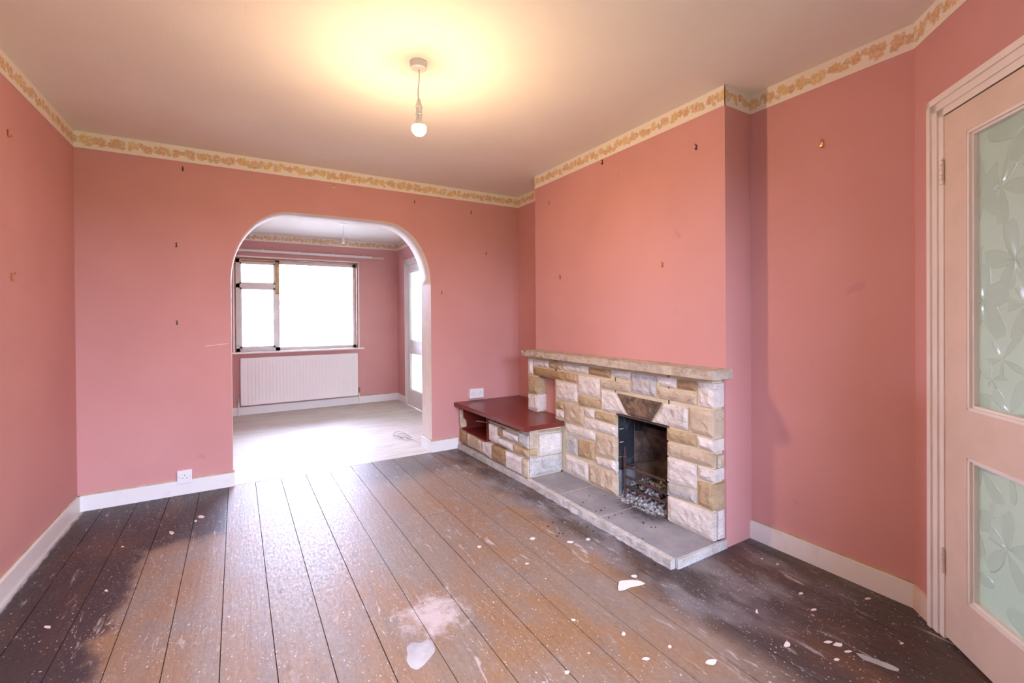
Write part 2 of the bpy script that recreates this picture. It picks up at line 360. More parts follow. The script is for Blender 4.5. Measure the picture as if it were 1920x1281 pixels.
SPLASH = plain('dried_pale_paint', (.47, .45, .44), .7, bumpsc=40, bstr=.4, vary=.3)
k = NT('glowing_bulb'); em = k.n('ShaderNodeEmission'); em.inputs[0].default_value = (1, .65, .36, 1); em.inputs[1].default_value = BULB
k.t.links.new(em.outputs[0], k.out.inputs[0]); BULBM = k.m
GRASS = plain('pale_ground', (.46, .45, .38), .9, vary=.2)
LAWN = plain('front_lawn', (.07, .10, .035), .9, vary=.3)
LEAF = plain('tree_leaves', (.09, .15, .06), .7, vary=.4)
BARK = plain('tree_bark', (.14, .10, .07), .9, vary=.3)
WEATHER = plain('weathered_wood', (.25, .25, .24), .8, vary=.2)
SHEDP = plain('blue_grey_shed_boards', (.22, .28, .32), .8, vary=.2)
OUTW = plain('exterior_render', (.55, .53, .50), .9)

# ------------------------------------------------------------------ room dimensions
XL, YB, XR, XB, Y1, Y2 = -.902, 3.842, 2.372, 2.149, 1.440, 3.203
H, YD, YBK = 2.4, .742, 4.09
XF, YF, H2 = 1.970, 6.595, 2.30
YFRONT = -1.10
S2 = math.sqrt(.5)
DIA = Vector((-S2, -S2, 0)); DIN = Vector((-S2, S2, 0)); D0 = Vector((XR, YD, 0)); DLEN = 1.15
D1 = D0+DIA*DLEN
def dg(s, o, z): return D0+DIA*s+DIN*o+Vector((0, 0, z))

# ------------------------------------------------------------------ shell
def wall(name, lst, mats=PINK, label=None, cat='wall'):
    return boxes(name, lst, mats, label=label, cat=cat, kind='structure')
WZ0, WZ1 = .78, 2.08
wall('wall_left', [((XL-.12, YFRONT-.12, 0), (XL, YBK, H))], label='long pink papered wall with two brass hooks', cat='wall')
wall('wall_right', [((XR, YD, 0), (XR+.1, Y1+.02, H)), ((XR, Y2-.02, 0), (XR+.1, YBK, H))], label='pink papered alcove walls on both sides of the chimney breast')
# chimney breast with fire opening
OY0, OY1, OZ = 1.752, 2.146, .578
wall('wall_chimney_breast', [((XB, Y1, 0), (XB+.07, OY0, H)), ((XB, OY1, 0), (XB+.07, Y2, H)), ((XB, OY0, OZ+.01), (XB+.07, OY1, H)),
     ((XB+.07, Y1, 0), (XR+.45, Y1+.07, H)), ((XB+.07, Y2-.07, 0), (XR+.45, Y2, H))], label='pink papered chimney breast above the stone fireplace')
# arch wall
arch = [(-.070, 0), (-.070, 1.50)]
for i in range(1, 13):
    t = i/12*math.pi/2; arch.append((-.070+.40*(1-math.cos(t)), 1.50+.525*math.sin(t)))
arch.append((.70, 2.028))
for i in range(0, 13):
    t = i/12*math.pi/2; arch.append((1.05+.40*math.sin(t), 1.50+.525*math.cos(t)))
arch.append((1.450, 0))
bm = bmesh.new()
for yy, mi in ((YB, 0), (YBK, 0)):
    def q(pts):
        bm.faces.new([bm.verts.new((a, yy, b)) for a, b in pts]).material_index = 0
    q([(XL-.05, 0), (arch[0][0], 0), (arch[0][0], H), (XL-.05, H)])
    q([(arch[-1][0], 0), (XR+.05, 0), (XR+.05, H), (arch[-1][0], H)])
    for i in range(1, len(arch)-2):
        a, b = arch[i], arch[i+1]
        if abs(a[0]-b[0]) > 1e-6: q([a, b, (b[0], H), (a[0], H)])
for i in range(len(arch)-1):
    a, b = arch[i], arch[i+1]
    f = bm.faces.new([bm.verts.new(pp) for pp in ((a[0], YB, a[1]), (b[0], YB, b[1]), (b[0], YBK, b[1]), (a[0], YBK, a[1]))]); f.material_index = 1; f.smooth = True
bmesh.ops.remove_doubles(bm, verts=bm.verts, dist=1e-4)
mesh('wall_back', bm, [PINK, REVEAL], label='pink papered wall with a wide rounded archway', cat='wall', kind='structure')
# diagonal wall with door opening s .16 .. .98
def dprism(bm, s0, s1, z0, z1, o0, o1, mi=0):
    return prism(bm, [dg(s0, o0, z0), dg(s1, o0, z0), dg(s1, o0, z1), dg(s0, o0, z1)], DIN*(o1-o0), mi)
DS0, DS1, DZT = .180, .945, 1.945
bm = bmesh.new()
dprism(bm, -.0, DS0-.01, 0, H, -.1, 0); dprism(bm, DS1+.01, DLEN, 0, H, -.1, 0); dprism(bm, DS0-.01, DS1+.01, DZT+.01, H, -.1, 0)
mesh('wall_diagonal', bm, PINK, label='narrow pink papered diagonal wall around the glazed door', cat='wall', kind='structure')
wall('wall_bay_side', [((D1.x, YFRONT-.12, 0), (D1.x+.1, D1.y+.03, H))], label='short pink side wall near the glazed door')
VX0, VX1 = -.80, 1.42
wall('wall_front', [((XL-.12, YFRONT-.12, 0), (VX0, YFRONT, H)), ((VX1, YFRONT-.12, 0), (D1.x+.1, YFRONT, H)), ((VX0, YFRONT-.12, 0), (VX1, YFRONT, WZ0)), ((VX0, YFRONT-.12, WZ1), (VX1, YFRONT, H))], label='pink papered wall with a window facing the arch')
# hall beyond the glazed door
wall('wall_hall', [((XR+.1, YD+.05, 0), (3.6, YD+.15, H)), ((3.6, -1.6, 0), (3.7, YD+.15, H)), ((D1.x+.1, -1.7, 0), (2.2, -1.6, H)), ((3.2, -1.7, 0), (3.7, -1.6, H)), ((2.2, -1.7, 2.1), (3.2, -1.6, H)), ((D1.x, -1.7, 0), (D1.x+.1, YFRONT-.1, H))], PLAIN_PLASTER, 'plain plaster hall walls behind the glazed door')
# ceiling and floors
wall('ceiling', [((XL-.12, YFRONT-.12, H), (XR+.5, YBK-.05, H+.1))], CEIL, 'cream textured ceiling with a bulb hanging from it', 'ceiling')
wall('ceiling', [((XL-.12, YBK-.1, H2), (XF+.15, YF+.25, H2+.2))], CEIL2, 'pale ceiling of the bright room beyond the arch', 'ceiling')
wall('ceiling', [((D1.x, -1.7, H+.001), (3.7, YD+.15, H+.1))], PLAIN_PLASTER, 'plain ceiling of the hall behind the glazed door', 'ceiling')
fl = wall('floor', [((XL-.12, YFRONT-.12, -.10), (3.7, YB, -.022)), ((D1.x, -1.7, -.10), (3.7, YFRONT, -.022))], DARKSUB, 'bare worn floorboards, dark varnish left around the edges', 'floor')
wall('floor', [((XL-.12, YB+.004, -.10), (XF+.1, YF+.25, -.001))], BACKFLOOR, 'pale bare floor of the room beyond the arch', 'floor')
# boards (slightly off square to the walls, as in the photograph)
SK_ = .0095
def bxl(x0, y): return x0+SK_*(YB-y)
edges = [-.773+.1690*i for i in range(-2, 20)]
def board(x0, x1, y0, y1):
    g = .0016; dz = random.uniform(-.0008, .0008)
    bm = bmesh.new()
    prism(bm, [(bxl(x0, y0)+g, y0+g, dz), (bxl(x1, y0)-g, y0+g, dz), (bxl(x1, y1)-g, y1-g, dz), (bxl(x0, y1)+g, y1-g, dz)], (0, 0, -.021))
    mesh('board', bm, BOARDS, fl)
joints = {3: [3.43], 6: [.3], 9: [.2, ], 12: [2.62], 1: [1.2], 16: [.55]}
for i in range(len(edges)-1):
    x0, x1 = edges[i], edges[i+1]
    if x0 < XL: x0 = XL-.03
    ys = -1.12
    if x0 > D1.x: ys = -1.6
    cuts = [ys]+sorted(joints.get(i, []))+[YB-.002]
    for a, b in zip(cuts[:-1], cuts[1:]): board(x0, x1, a, b)

# skirting boards
BH = .098
def skirt(name, pts, label, out, t=.016, h=BH):
    """pts: two floor points along the wall; out: normal into the room"""
    bm = bmesh.new(); a, b = Vector((*pts[0], 0)), Vector((*pts[1], 0)); o = Vector((*out, 0))
    prism(bm, [a, b, b+Vector((0, 0, h)), a+Vector((0, 0, h))], o*t)
    s = mesh(name, bm, SKIRT, label=label, cat='skirting', kind='structure')
    bm = bmesh.new(); n = 40; r = random.Random(hash(name) % 1000)
    prev = None
    for i in range(n+1):
        q = a.lerp(b, i/n); hh = h+.004+.011*max(0, mnoise.noise(Vector((i*.35, len(name), .3)))+.35)
        v = [bm.verts.new(q+o*.0008+Vector((0, 0, h-.004))), bm.verts.new(q+o*.0008+Vector((0, 0, hh)))]
        if prev: bm.faces.new((prev[0], v[0], v[1], prev[1]))
        prev = v
    mesh('plaster_line', bm, STRIPE, s)
    return s
skirt('baseboard_left', [(XL, YFRONT), (XL, YB)], 'scuffed white skirting along the long pink wall', (1, 0))
skirt('baseboard_back_left', [(XL, YB), (arch[0][0]+.012, YB)], 'white skirting below the single socket beside the arch', (0, -1))
skirt('baseboard_back_right', [(arch[-1][0]-.012, YB), (1.70, YB)], 'short white skirting between arch and stone bench', (0, -1))
skirt('baseboard_right', [(XR, YD), (XR, Y1)], 'white skirting in the alcove beside the glazed door', (-1, 0), .016, .094)
bm = bmesh.new(); dprism(bm, 0.006, .100, 0, .094, 0, .014)
mesh('baseboard_diagonal', bm, CREAMDOOR, label='short cream skirting piece against the door frame', cat='skirting', kind='structure')
skirt('baseboard_arch', [(arch[-1][0], YB), (arch[-1][0], YBK)], 'white skirting inside the arch reveal', (-1, 0), .012)
skirt('baseboard_rear', [(XL, YF), (XF, YF)], 'white skirting under the radiator', (0, -1))
skirt('baseboard_rear_right', [(XF, YF-1.62+1.16), (XF, YF)], 'white skirting beside the rear glazed door', (-1, 0))

# floral paper border under the ceiling
BDH = .104
def border(name, a, b, out, label, top=H, u0=0.0):
    a, b, o = Vector((*a, 0)), Vector((*b, 0)), Vector((*out, 0))
    bm = bmesh.new(); fs = prism(bm, [a+Vector((0, 0, top-BDH)), b+Vector((0, 0, top-BDH)), b+Vector((0, 0, top)), a+Vector((0, 0, top))], o*.003)
    L = (b-a).length; uvl = bm.loops.layers.uv.new('UV')
    for f in bm.faces:
        for lp in f.loops:
            c = lp.vert.co; lp[uvl].uv = (u0+(Vector((c.x, c.y, 0))-a).dot((b-a)/L), (c.z-(top-BDH))/BDH)
    mesh(name, bm, BORDER, label=label, cat='border', kind='structure')
border('trim_1', (XL, YFRONT), (XL, YB), (1, 0), 'cream and gold floral border on the long pink wall')
border('trim_2', (XL, YB), (XR, YB), (0, -1), 'cream and gold floral border above the arch', u0=5)
border('trim_3', (XR, YB), (XR, Y2), (-1, 0), 'floral border in the narrow alcove beside the arch wall', u0=9)
border('trim_4', (XB, Y2), (XB, Y1-.003), (-1, 0), 'floral border across the chimney breast', u0=10)
border('trim_5', (XB-.003, Y1), (XR, Y1), (0, -1), 'short floral border on the side of the chimney breast', u0=13)
border('trim_6', (XR, Y1), (XR, YD), (-1, 0), 'floral border in the alcove beside the glazed door', u0=14)
border('trim_7', (D0.x, D0.y), (D1.x, D1.y), (DIN.x, DIN.y), 'floral border above the glazed door', u0=16)
border('trim_8', (XL, YF), (XF, YF), (0, -1), 'faded floral border above the rear window', H2, 20)
border('trim_9', (XF, YF), (XF, YBK), (-1, 0), 'faded floral border above the rear glazed door', H2, 25)

# ------------------------------------------------------------------ glazed door in the diagonal wall
def glazed_door(name, label, P, s0, s1, zt, leafmat, framemat, glassmat, g0, g1, za, zb, zc, zd, hinge=True):
    """P(s, o, z) maps wall coordinates; panes between s g0..g1 and z za..zb, zc..zd"""
    e = empty(name, P(s0, 0, 0), label=label, cat='door', kind='structure')
    def pb(bm, a0, a1, z0, z1, o0, o1):
        q = [P(a0, o0, z0), P(a1, o0, z0), P(a1, o0, z1), P(a0, o0, z1)]
        prism(bm, q, P(0, o1, 0)-P(0, o0, 0))
    bm = bmesh.new()   # architrave: stepped moulding
    for w0, w1, o1 in ((0, .078, .008), (.026, .078, .014), (.054, .078, .021)):
        pb(bm, s0-w1+.008, s0-w0+.004, 0, zt+w1, -.0, o1); pb(bm, s1+w0-.004, s1+w1-.008, 0, zt+w1, 0, o1)
        pb(bm, s0-w1+.008, s1+w1-.008, zt+w0, zt+w1, 0, o1)
    mesh('architrave', bm, framemat, e)
    bm = bmesh.new(); pb(bm, s0-.012, s0, 0, zt+.012, -.11, .004); pb(bm, s1, s1+.012, 0, zt+.012, -.11, .004); pb(bm, s0-.012, s1+.012, zt, zt+.012, -.11, .004)
    mesh('door_lining', bm, framemat, e)
    gap = .0035; o0, o1 = -.045, .004
    leaf = empty('door_leaf', P(s0, 0, 0)); leaf.parent = e; leaf.location = (0, 0, 0)
    def part(nm, rects, oo=(o0, o1), m=leafmat):
        bm = bmesh.new()
        for r in rects: pb(bm, *r, *oo)
        o = mesh(nm, bm, m); o.parent = leaf; o.matrix_parent_inverse = Matrix.Translation(-P(s0, 0, 0)); return o
    part('stile', [(s0+gap, g0-.018, .012, zt-gap)]); part('stile', [(g1+.018, s1-gap, .012, zt-gap)])
    part('top_rail', [(g0-.018, g1+.018, zd+.018, zt-gap)]); part('lock_rail', [(g0-.018, g1+.018, zb+.018, zc-.018)]); part('bottom_rail', [(g0-.018, g1+.018, .012, za-.018)])
    for z0, z1 in ((za, zb), (zc, zd)):
        b = .018
        part('glazing_bead', [(g0-b, g0, z0-b, z1+b), (g1, g1+b, z0-b, z1+b), (g0, g1, z0-b, z0), (g0, g1, z1, z1+b)], (-.030, -.006), framemat)
        part('glazing_bead', [(g0-b, g0-b*.45, z0-b, z1+b), (g1+b*.45, g1+b, z0-b, z1+b), (g0-b, g1+b, z0-b, z0-b*.45), (g0-b, g1+b, z1+b*.45, z1+b)], (-.006, .0025), framemat)
        bm = bmesh.new(); pb(bm, g0-.004, g1+.004, z0-.004, z1+.004, -.026, -.021)
        uvl = bm.loops.layers.uv.new('UV'); org = P(s0, 0, 0); d = (P(1, 0, 0)-P(0, 0, 0))
        for f in bm.faces:
            for lp in f.loops: lp[uvl].uv = ((lp.vert.co-org).dot(d), lp.vert.co.z)
        o = mesh('pane', bm, glassmat); o.parent = leaf; o.matrix_parent_inverse = Matrix.Translation(-P(s0, 0, 0))
    if hinge:
        for zc_ in (1.735, .288):
            bm = bmesh.new(); c = P(s0+.001, .011, 0)
            for i in range(5):
                zz = zc_-.045+i*.018
                lathe(bm, (c.x, c.y, zz), [(0, 0), (.0065, .0), (.0065, .0165), (0, .0165)], 10)
            lathe(bm, (c.x, c.y, zc_+.045), [(0, 0), (.005, .0), (.0035, .006), (0, .008)], 10)
            pb(bm, s0-.014, s0+.004, zc_-.045, zc_+.045, .0, .0055)
            mesh('hinge', bm, FRAMEW, e)
    return e
glazed_door('door_1', 'cream door with two pressed leaf-pattern glass panes', dg, DS0, DS1, DZT, CREAMDOOR, FRAMEW, LEAFGLASS, .312, .812, .214, .690, .892, 1.825)

# ------------------------------------------------------------------ rear room
wall('wall_rear_left', [((XL-.12, YBK, 0), (XL, YF+.25, H2+.2))], label='pink papered left wall of the room beyond the arch')
RW = dict(x0=-.085, x1=1.405, z0=.785, z1=1.985)
wall('wall_rear', [((XL-.12, YF, 0), (RW['x0'], YF+.25, H2+.1)), ((RW['x1'], YF, 0), (XF+.15, YF+.25, H2+.1)), ((RW['x0'], YF, 0), (RW['x1'], YF+.25, RW['z0'])), ((RW['x0'], YF, RW['z1']), (RW['x1'], YF+.25, H2+.1))],
     label='pink papered wall around the rear window')
RD0, RD1, RDZ = 5.37, 6.13, 1.93     # rear door along the right wall
wall('wall_rear_right', [((XF, YBK-.02, 0), (XF+.12, RD0-.01, H2+.1)), ((XF, RD1+.01, 0), (XF+.12, YF+.02, H2+.1)), ((XF, RD0-.01, RDZ+.01), (XF+.12, RD1+.01, H2+.1))],
     label='pink papered side wall with a white glazed door beyond the arch')
def PR(s, o, z): return Vector((XF-o, RD1-s, z))
glazed_door('door_2', 'white glazed door beyond the arch beside the rear window', PR, 0.0, RD1-RD0, RDZ, WHITE, WHITE, LEAFGLASS2, .115, .645, .23, .72, .90, 1.82, hinge=False)
# lobby behind that door, open to daylight
wall('wall_lobby', [((XF+1.3, YBK, 0), (XF+1.4, YF+.2, 2.3)), ((XF+.12, YBK, 0), (XF+1.4, YBK+.1, 2.3))], OUTW, 'plain rendered walls of the porch behind the rear door')
# window
win = empty('window_1', ((RW['x0']+RW['x1'])/2, YF, RW['z0']), label='white framed window with small opening light in brown hardwood surround', cat='window', kind='structure')
x0, x1, z0, z1 = RW['x0'], RW['x1'], RW['z0'], RW['z1']; yi = YF+.09
boxes('reveal_lining', [((x0, YF-.004, z0), (x0+.016, yi+.06, z1)), ((x1-.016, YF-.004, z0), (x1, yi+.06, z1)), ((x0, YF-.004, z1-.016), (x1, yi+.06, z1)), ((x0, YF+.02, z0-.012), (x1, yi+.06, z0+.004))], HARDWOOD, win)
boxes('surround_edge', [((x0-.016, YF-.012, z0), (x0+.002, YF+.001, z1+.016)), ((x1-.002, YF-.012, z0), (x1+.016, YF+.001, z1+.016)), ((x0-.016, YF-.012, z1-.002), (x1+.016, YF+.001, z1+.016))], FRAMEW, win)
boxes('window_sill', [((x0-.03, YF-.035, z0-.016), (x1+.075, YF+.05, z0+.004))], FRAMEW, win)
f0, f1 = x0+.016, x1-.016; mu0, mu1 = .372, .424; tz0, tz1 = 1.605, 1.655
boxes('outer_frame', [((f0, yi, z0), (f0+.042, yi+.06, z1-.016)), ((f1-.036, yi, z0), (f1, yi+.06, z1-.016)), ((f0, yi, z1-.060), (f1, yi+.06, z1-.016)), ((f0, yi, z0), (f1, yi+.06, z0+.045)), ((mu0, yi, z0), (mu1, yi+.06, z1-.016)), ((f0, yi, tz0), (mu0, yi+.06, tz1))], WINW, win)
boxes('stripped_strip', [((mu0+.004, yi-.003, 1.53), (mu1-.008, yi, z1-.030)), ((f0+.06, yi-.003, z1-.045), (mu0-.02, yi, z1-.028))], TAPE, win)
boxes('casement_sash', [((f0+.042, yi-.008, z0+.045), (f0+.066, yi+.03, tz0)), ((mu0-.024, yi-.008, z0+.045), (mu0, yi+.03, tz0)), ((f0+.042, yi-.008, z0+.045), (mu0, yi+.03, z0+.07)), ((f0+.042, yi-.008, tz0-.022), (mu0, yi+.03, tz0))], WINW, win)
boxes('top_light_sash', [((f0+.042, yi-.008, tz1), (f0+.062, yi+.03, z1-.06)), ((mu0-.020, yi-.008, tz1), (mu0, yi+.03, z1-.06)), ((f0+.042, yi-.008, tz1), (mu0, yi+.03, tz1+.020)), ((f0+.042, yi-.008, z1-.078), (mu0, yi+.03, z1-.06))], WINW, win)
for a, b, c, d in ((f0+.06, mu0-.02, z0+.065, tz0-.02), (f0+.06, mu0-.018, tz1+.018, z1-.075), (mu1-.004, f1-.03, z0+.04, z1-.055)):
    boxes('pane', [((a, yi+.020, c), (b, yi+.024, d))], GLASS, win)
boxes('window_stay', [((f0+.15, yi-.022, tz1+.004), (f0+.27, yi-.010, tz1+.012)), ((f0+.16, yi-.03, tz1+.002), (f0+.175, yi-.006, tz1+.018))], CHROME, win)
boxes('casement_handle', [((mu0-.016, yi-.03, 1.20), (mu0-.006, yi-.008, 1.32)), ((mu0-.020, yi-.014, 1.19), (mu0-.002, yi-.006, 1.24))], CHROME, win)
win4 = empty('window_2', ((VX0+VX1)/2, YFRONT-.06, WZ0), label='white framed window in the wall facing the arch', cat='window', kind='structure')
yy0, yy1 = YFRONT-.10, YFRONT-.05
boxes('outer_frame', [((VX0, yy0, WZ0), (VX0+.05, yy1, WZ1)), ((VX1-.05, yy0, WZ0), (VX1, yy1, WZ1)), ((VX0, yy0, WZ0), (VX1, yy1, WZ0+.05)), ((VX0, yy0, WZ1-.05), (VX1, yy1, WZ1)), (((VX0+VX1)/2-.025, yy0, WZ0), ((VX0+VX1)/2+.025, yy1, WZ1))], WINW, win4)
for a, b in ((VX0+.04, (VX0+VX1)/2-.02), ((VX0+VX1)/2+.02, VX1-.04)): boxes('pane', [((a, yy0+.02, WZ0+.04), (b, yy0+.024, WZ1-.04))], GLASS, win4)
boxes('window_sill', [((VX0-.02, YFRONT-.05, WZ0-.02), (VX1+.02, YFRONT+.03, WZ0+.002))], FRAMEW, win4)
# curtain rail
cr = empty('curtain_rail', (-.3, YF, 2.07), label='white curtain rail above the rear window', cat='curtain rail')
boxes('batten', [((-.5, YF-.012, 2.052), (1.775, YF, 2.078))], CREAMDOOR, cr)
boxes('track', [((-.5, YF-.034, 2.054), (1.60, YF-.012, 2.082))], PLASTIC, cr)
for i in range(5): boxes('bracket', [((-.2+i*.42, YF-.038, 2.076), (-.18+i*.42, YF-.004, 2.090))], PLASTIC, cr)

# radiator
rad = empty('radiator', (.675, YF-.06, .13), label='white fluted panel radiator under the rear window', cat='radiator')
rx0, rx1, rz0, rz1, ry = -.014, 1.363, .130, .710, YF-.098
bm = bmesh.new(); NFL = 35; cols = []
for i in range(NFL*6+1):
    t = i/(NFL*6); ph = (t*NFL) % 1
    dip = .007*max(0, math.cos(2*math.pi*(ph-.5)))**2 if .02 < t < .98 else 0
    xx = rx0+(rx1-rx0)*t
    col = []
    for zz, k_ in ((rz0, 0), (rz0+.035, 0), (rz0+.06, 1), (rz1-.06, 1), (rz1-.035, 0), (rz1, 0)):
        col.append(bm.verts.new((xx, ry+dip*k_, zz)))
    cols.append(col)
for a, b in zip(cols[:-1], cols[1:]):
    for j in range(5): bm.faces.new((a[j], b[j], b[j+1], a[j+1]))
mesh('front_panel', bm, RADW, rad, smooth=True)
boxes('casing', [((rx0-.012, ry, rz0+.005), (rx0, ry+.07, rz1+.006)), ((rx1, ry, rz0+.005), (rx1+.012, ry+.07, rz1+.006)), ((rx0-.012, ry-.001, rz1-.002), (rx1+.012, ry+.07, rz1+.008)), ((rx0, ry+.012, rz0), (rx1, ry+.06, rz1-.01))], RADW, rad)
for xx, m, nm in ((rx0-.035, CHROME, 'lockshield_valve'), (rx1+.035, BRASSV, 'control_valve')):
    bm = bmesh.new(); lathe(bm, (xx, ry+.035, rz0+.03), [(0, 0), (.012, 0), (.012, .03), (.018, .035), (.018, .062), (.012, .07), (0, .07)], 14)
    tube(bm, [(xx, ry+.035, rz0+.045), (xx+(.03 if xx < 0 else -.03), ry+.035, rz0+.045)], .009)
    mesh(nm, bm, m, rad, smooth=False)
    bm = bmesh.new(); tube(bm, [(xx, ry+.035, rz0+.035), (xx, ry+.035, 0)], .0075); mesh('pipe', bm, WHITE, rad)

# ------------------------------------------------------------------ pendant lamps
def pendant(name, label, c, top, drop, bulb):
    e = empty(name, (c[0], c[1], top-drop), label=label, cat='pendant light')
    bm = bmesh.new(); lathe(bm, (*c, top), [(.0, -.034), (.030, -.034), (.036, -.030), (.038, -.012), (.040, -.010), (.040, 0), (0, 0)], 28); mesh('ceiling_rose', bm, PLASTIC, e)
    bm = bmesh.new(); n = 8; tube(bm, [(c[0]+.003*math.sin(i*.8), c[1], top-.03-(drop-.10)*i/n) for i in range(n+1)], .0032, 6); mesh('flex', bm, PLASTIC, e)
    b = top-drop
    bm = bmesh.new(); lathe(bm, (*c, b), [(0, .085), (.006, .085), (.010, .070), (.0135, .052), (.0135, .050), (.0175, .050), (.0175, .044), (.0145, .043), (.0145, .016), (.017, .016), (.017, .010), (.0145, .009), (.0140, -.008), (0, -.008)], 22)
    mesh('lamp_holder', bm, PLASTIC, e)
    if bulb:
        bm = bmesh.new(); lathe(bm, (*c, b), [(0, -.006), (.0135, -.007), (.0145, -.014), (.020, -.026), (.0300, -.041), (.0310, -.0432), (0, -.0432)], 28); mesh('added_bulb_collar', bm, PLASTIC, e)  # opaque collar added to cut the bulb's light on the ceiling
        bm = bmesh.new(); pr = [(.0262, -.0435)]
        for i in range(0, 11):
            t = math.radians(72+i*10.8); pr.append((.0330*math.sin(t), -.0540+.0330*math.cos(t)))
        pr[-1] = (0, -.0870)
        lathe(bm, (*c, b), pr, 28); mesh('bulb', bm, BULBM, e, smooth=True)
pendant('pendant_light', 'lit round bulb on a white cord below the cream ceiling', (.716, 2.033), H, .255, True)
pendant('pendant_light', 'empty white lamp holder on a thin cord seen through the arch', (.985, 5.35), H2, .24, False)

# ------------------------------------------------------------------ stonework
def stone(pts, n, depth, mat, parent, seed, rough=.010, inset=.0046, nu=7, nv=5, name='stone'):
    """rock-faced block: pts TL,TR,BR,BL on the wall face, n outward normal"""
    n = Vector(n); P = [Vector(p) for p in pts]; c = sum(P, Vector())/4
    def inner(i):
        a, b = (P[(i+1) % 4]-P[i]).normalized(), (P[(i-1) % 4]-P[i]).normalized(); return P[i]+(a+b)*inset
    Q = [inner(i) for i in range(4)]
    w_ = max((Q[1]-Q[0]).length, (Q[2]-Q[3]).length); h_ = max((Q[3]-Q[0]).length, (Q[2]-Q[1]).length)
    nu = max(3, min(10, int(w_/.022))); nv = max(3, min(8, int(h_/.022)))
    bm = bmesh.new(); g = []
    tilt = (random.uniform(-.003, .003), random.uniform(-.003, .003))
    for j in range(nv+1):
        row = []
        for i in range(nu+1):
            u, v = i/nu, j/nv; p = (Q[0]*(1-u)+Q[1]*u)*(1-v)+(Q[3]*(1-u)+Q[2]*u)*v
            edge = min(u*w_, (1-u)*w_, v*h_, (1-v)*h_)
            k_ = min(1, edge/.016)
            nz = mnoise.noise(p*22+Vector((seed*3.1, 0, 0)))*.6+mnoise.noise(p*55+Vector((0, seed, 0)))*.45
            d = (rough*(.55+nz)*k_ + (tilt[0]*(u-.5)+tilt[1]*(v-.5))*2*k_) + .003*k_
            if edge < 1e-6:
                ww = p*60+Vector((seed, seed, 0)); a = .0016
                p = p+Vector((0 if abs(n.x) > .5 else mnoise.noise(ww)*a, 0 if abs(n.y) > .5 else mnoise.noise(ww+Vector((9, 0, 0)))*a, mnoise.noise(ww+Vector((0, 9, 0)))*a))
            row.append(bm.verts.new(p+n*d))
        g.append(row)
    for j in range(nv):
        for i in range(nu): bm.faces.new((g[j][i], g[j][i+1], g[j+1][i+1], g[j+1][i]))
    ring = g[0][:]+[g[j][nu] for j in range(1, nv+1)]+[g[nv][i] for i in range(nu-1, -1, -1)]+[g[j][0] for j in range(nv-1, 0, -1)]
    back = [bm.verts.new(Vector(v.co)-n*(n.dot(Vector(v.co)-c)+depth)) for v in ring]
    for i in range(len(ring)):
        m = len(ring); bm.faces.new((ring[i], back[i], back[(i+1) % m], ring[(i+1) % m]))
    bm.faces.new(back[::-1])
    o = mesh(name, bm, mat, parent)
    me = o.data
    for p in me.polygons: p.use_smooth = False
    return o

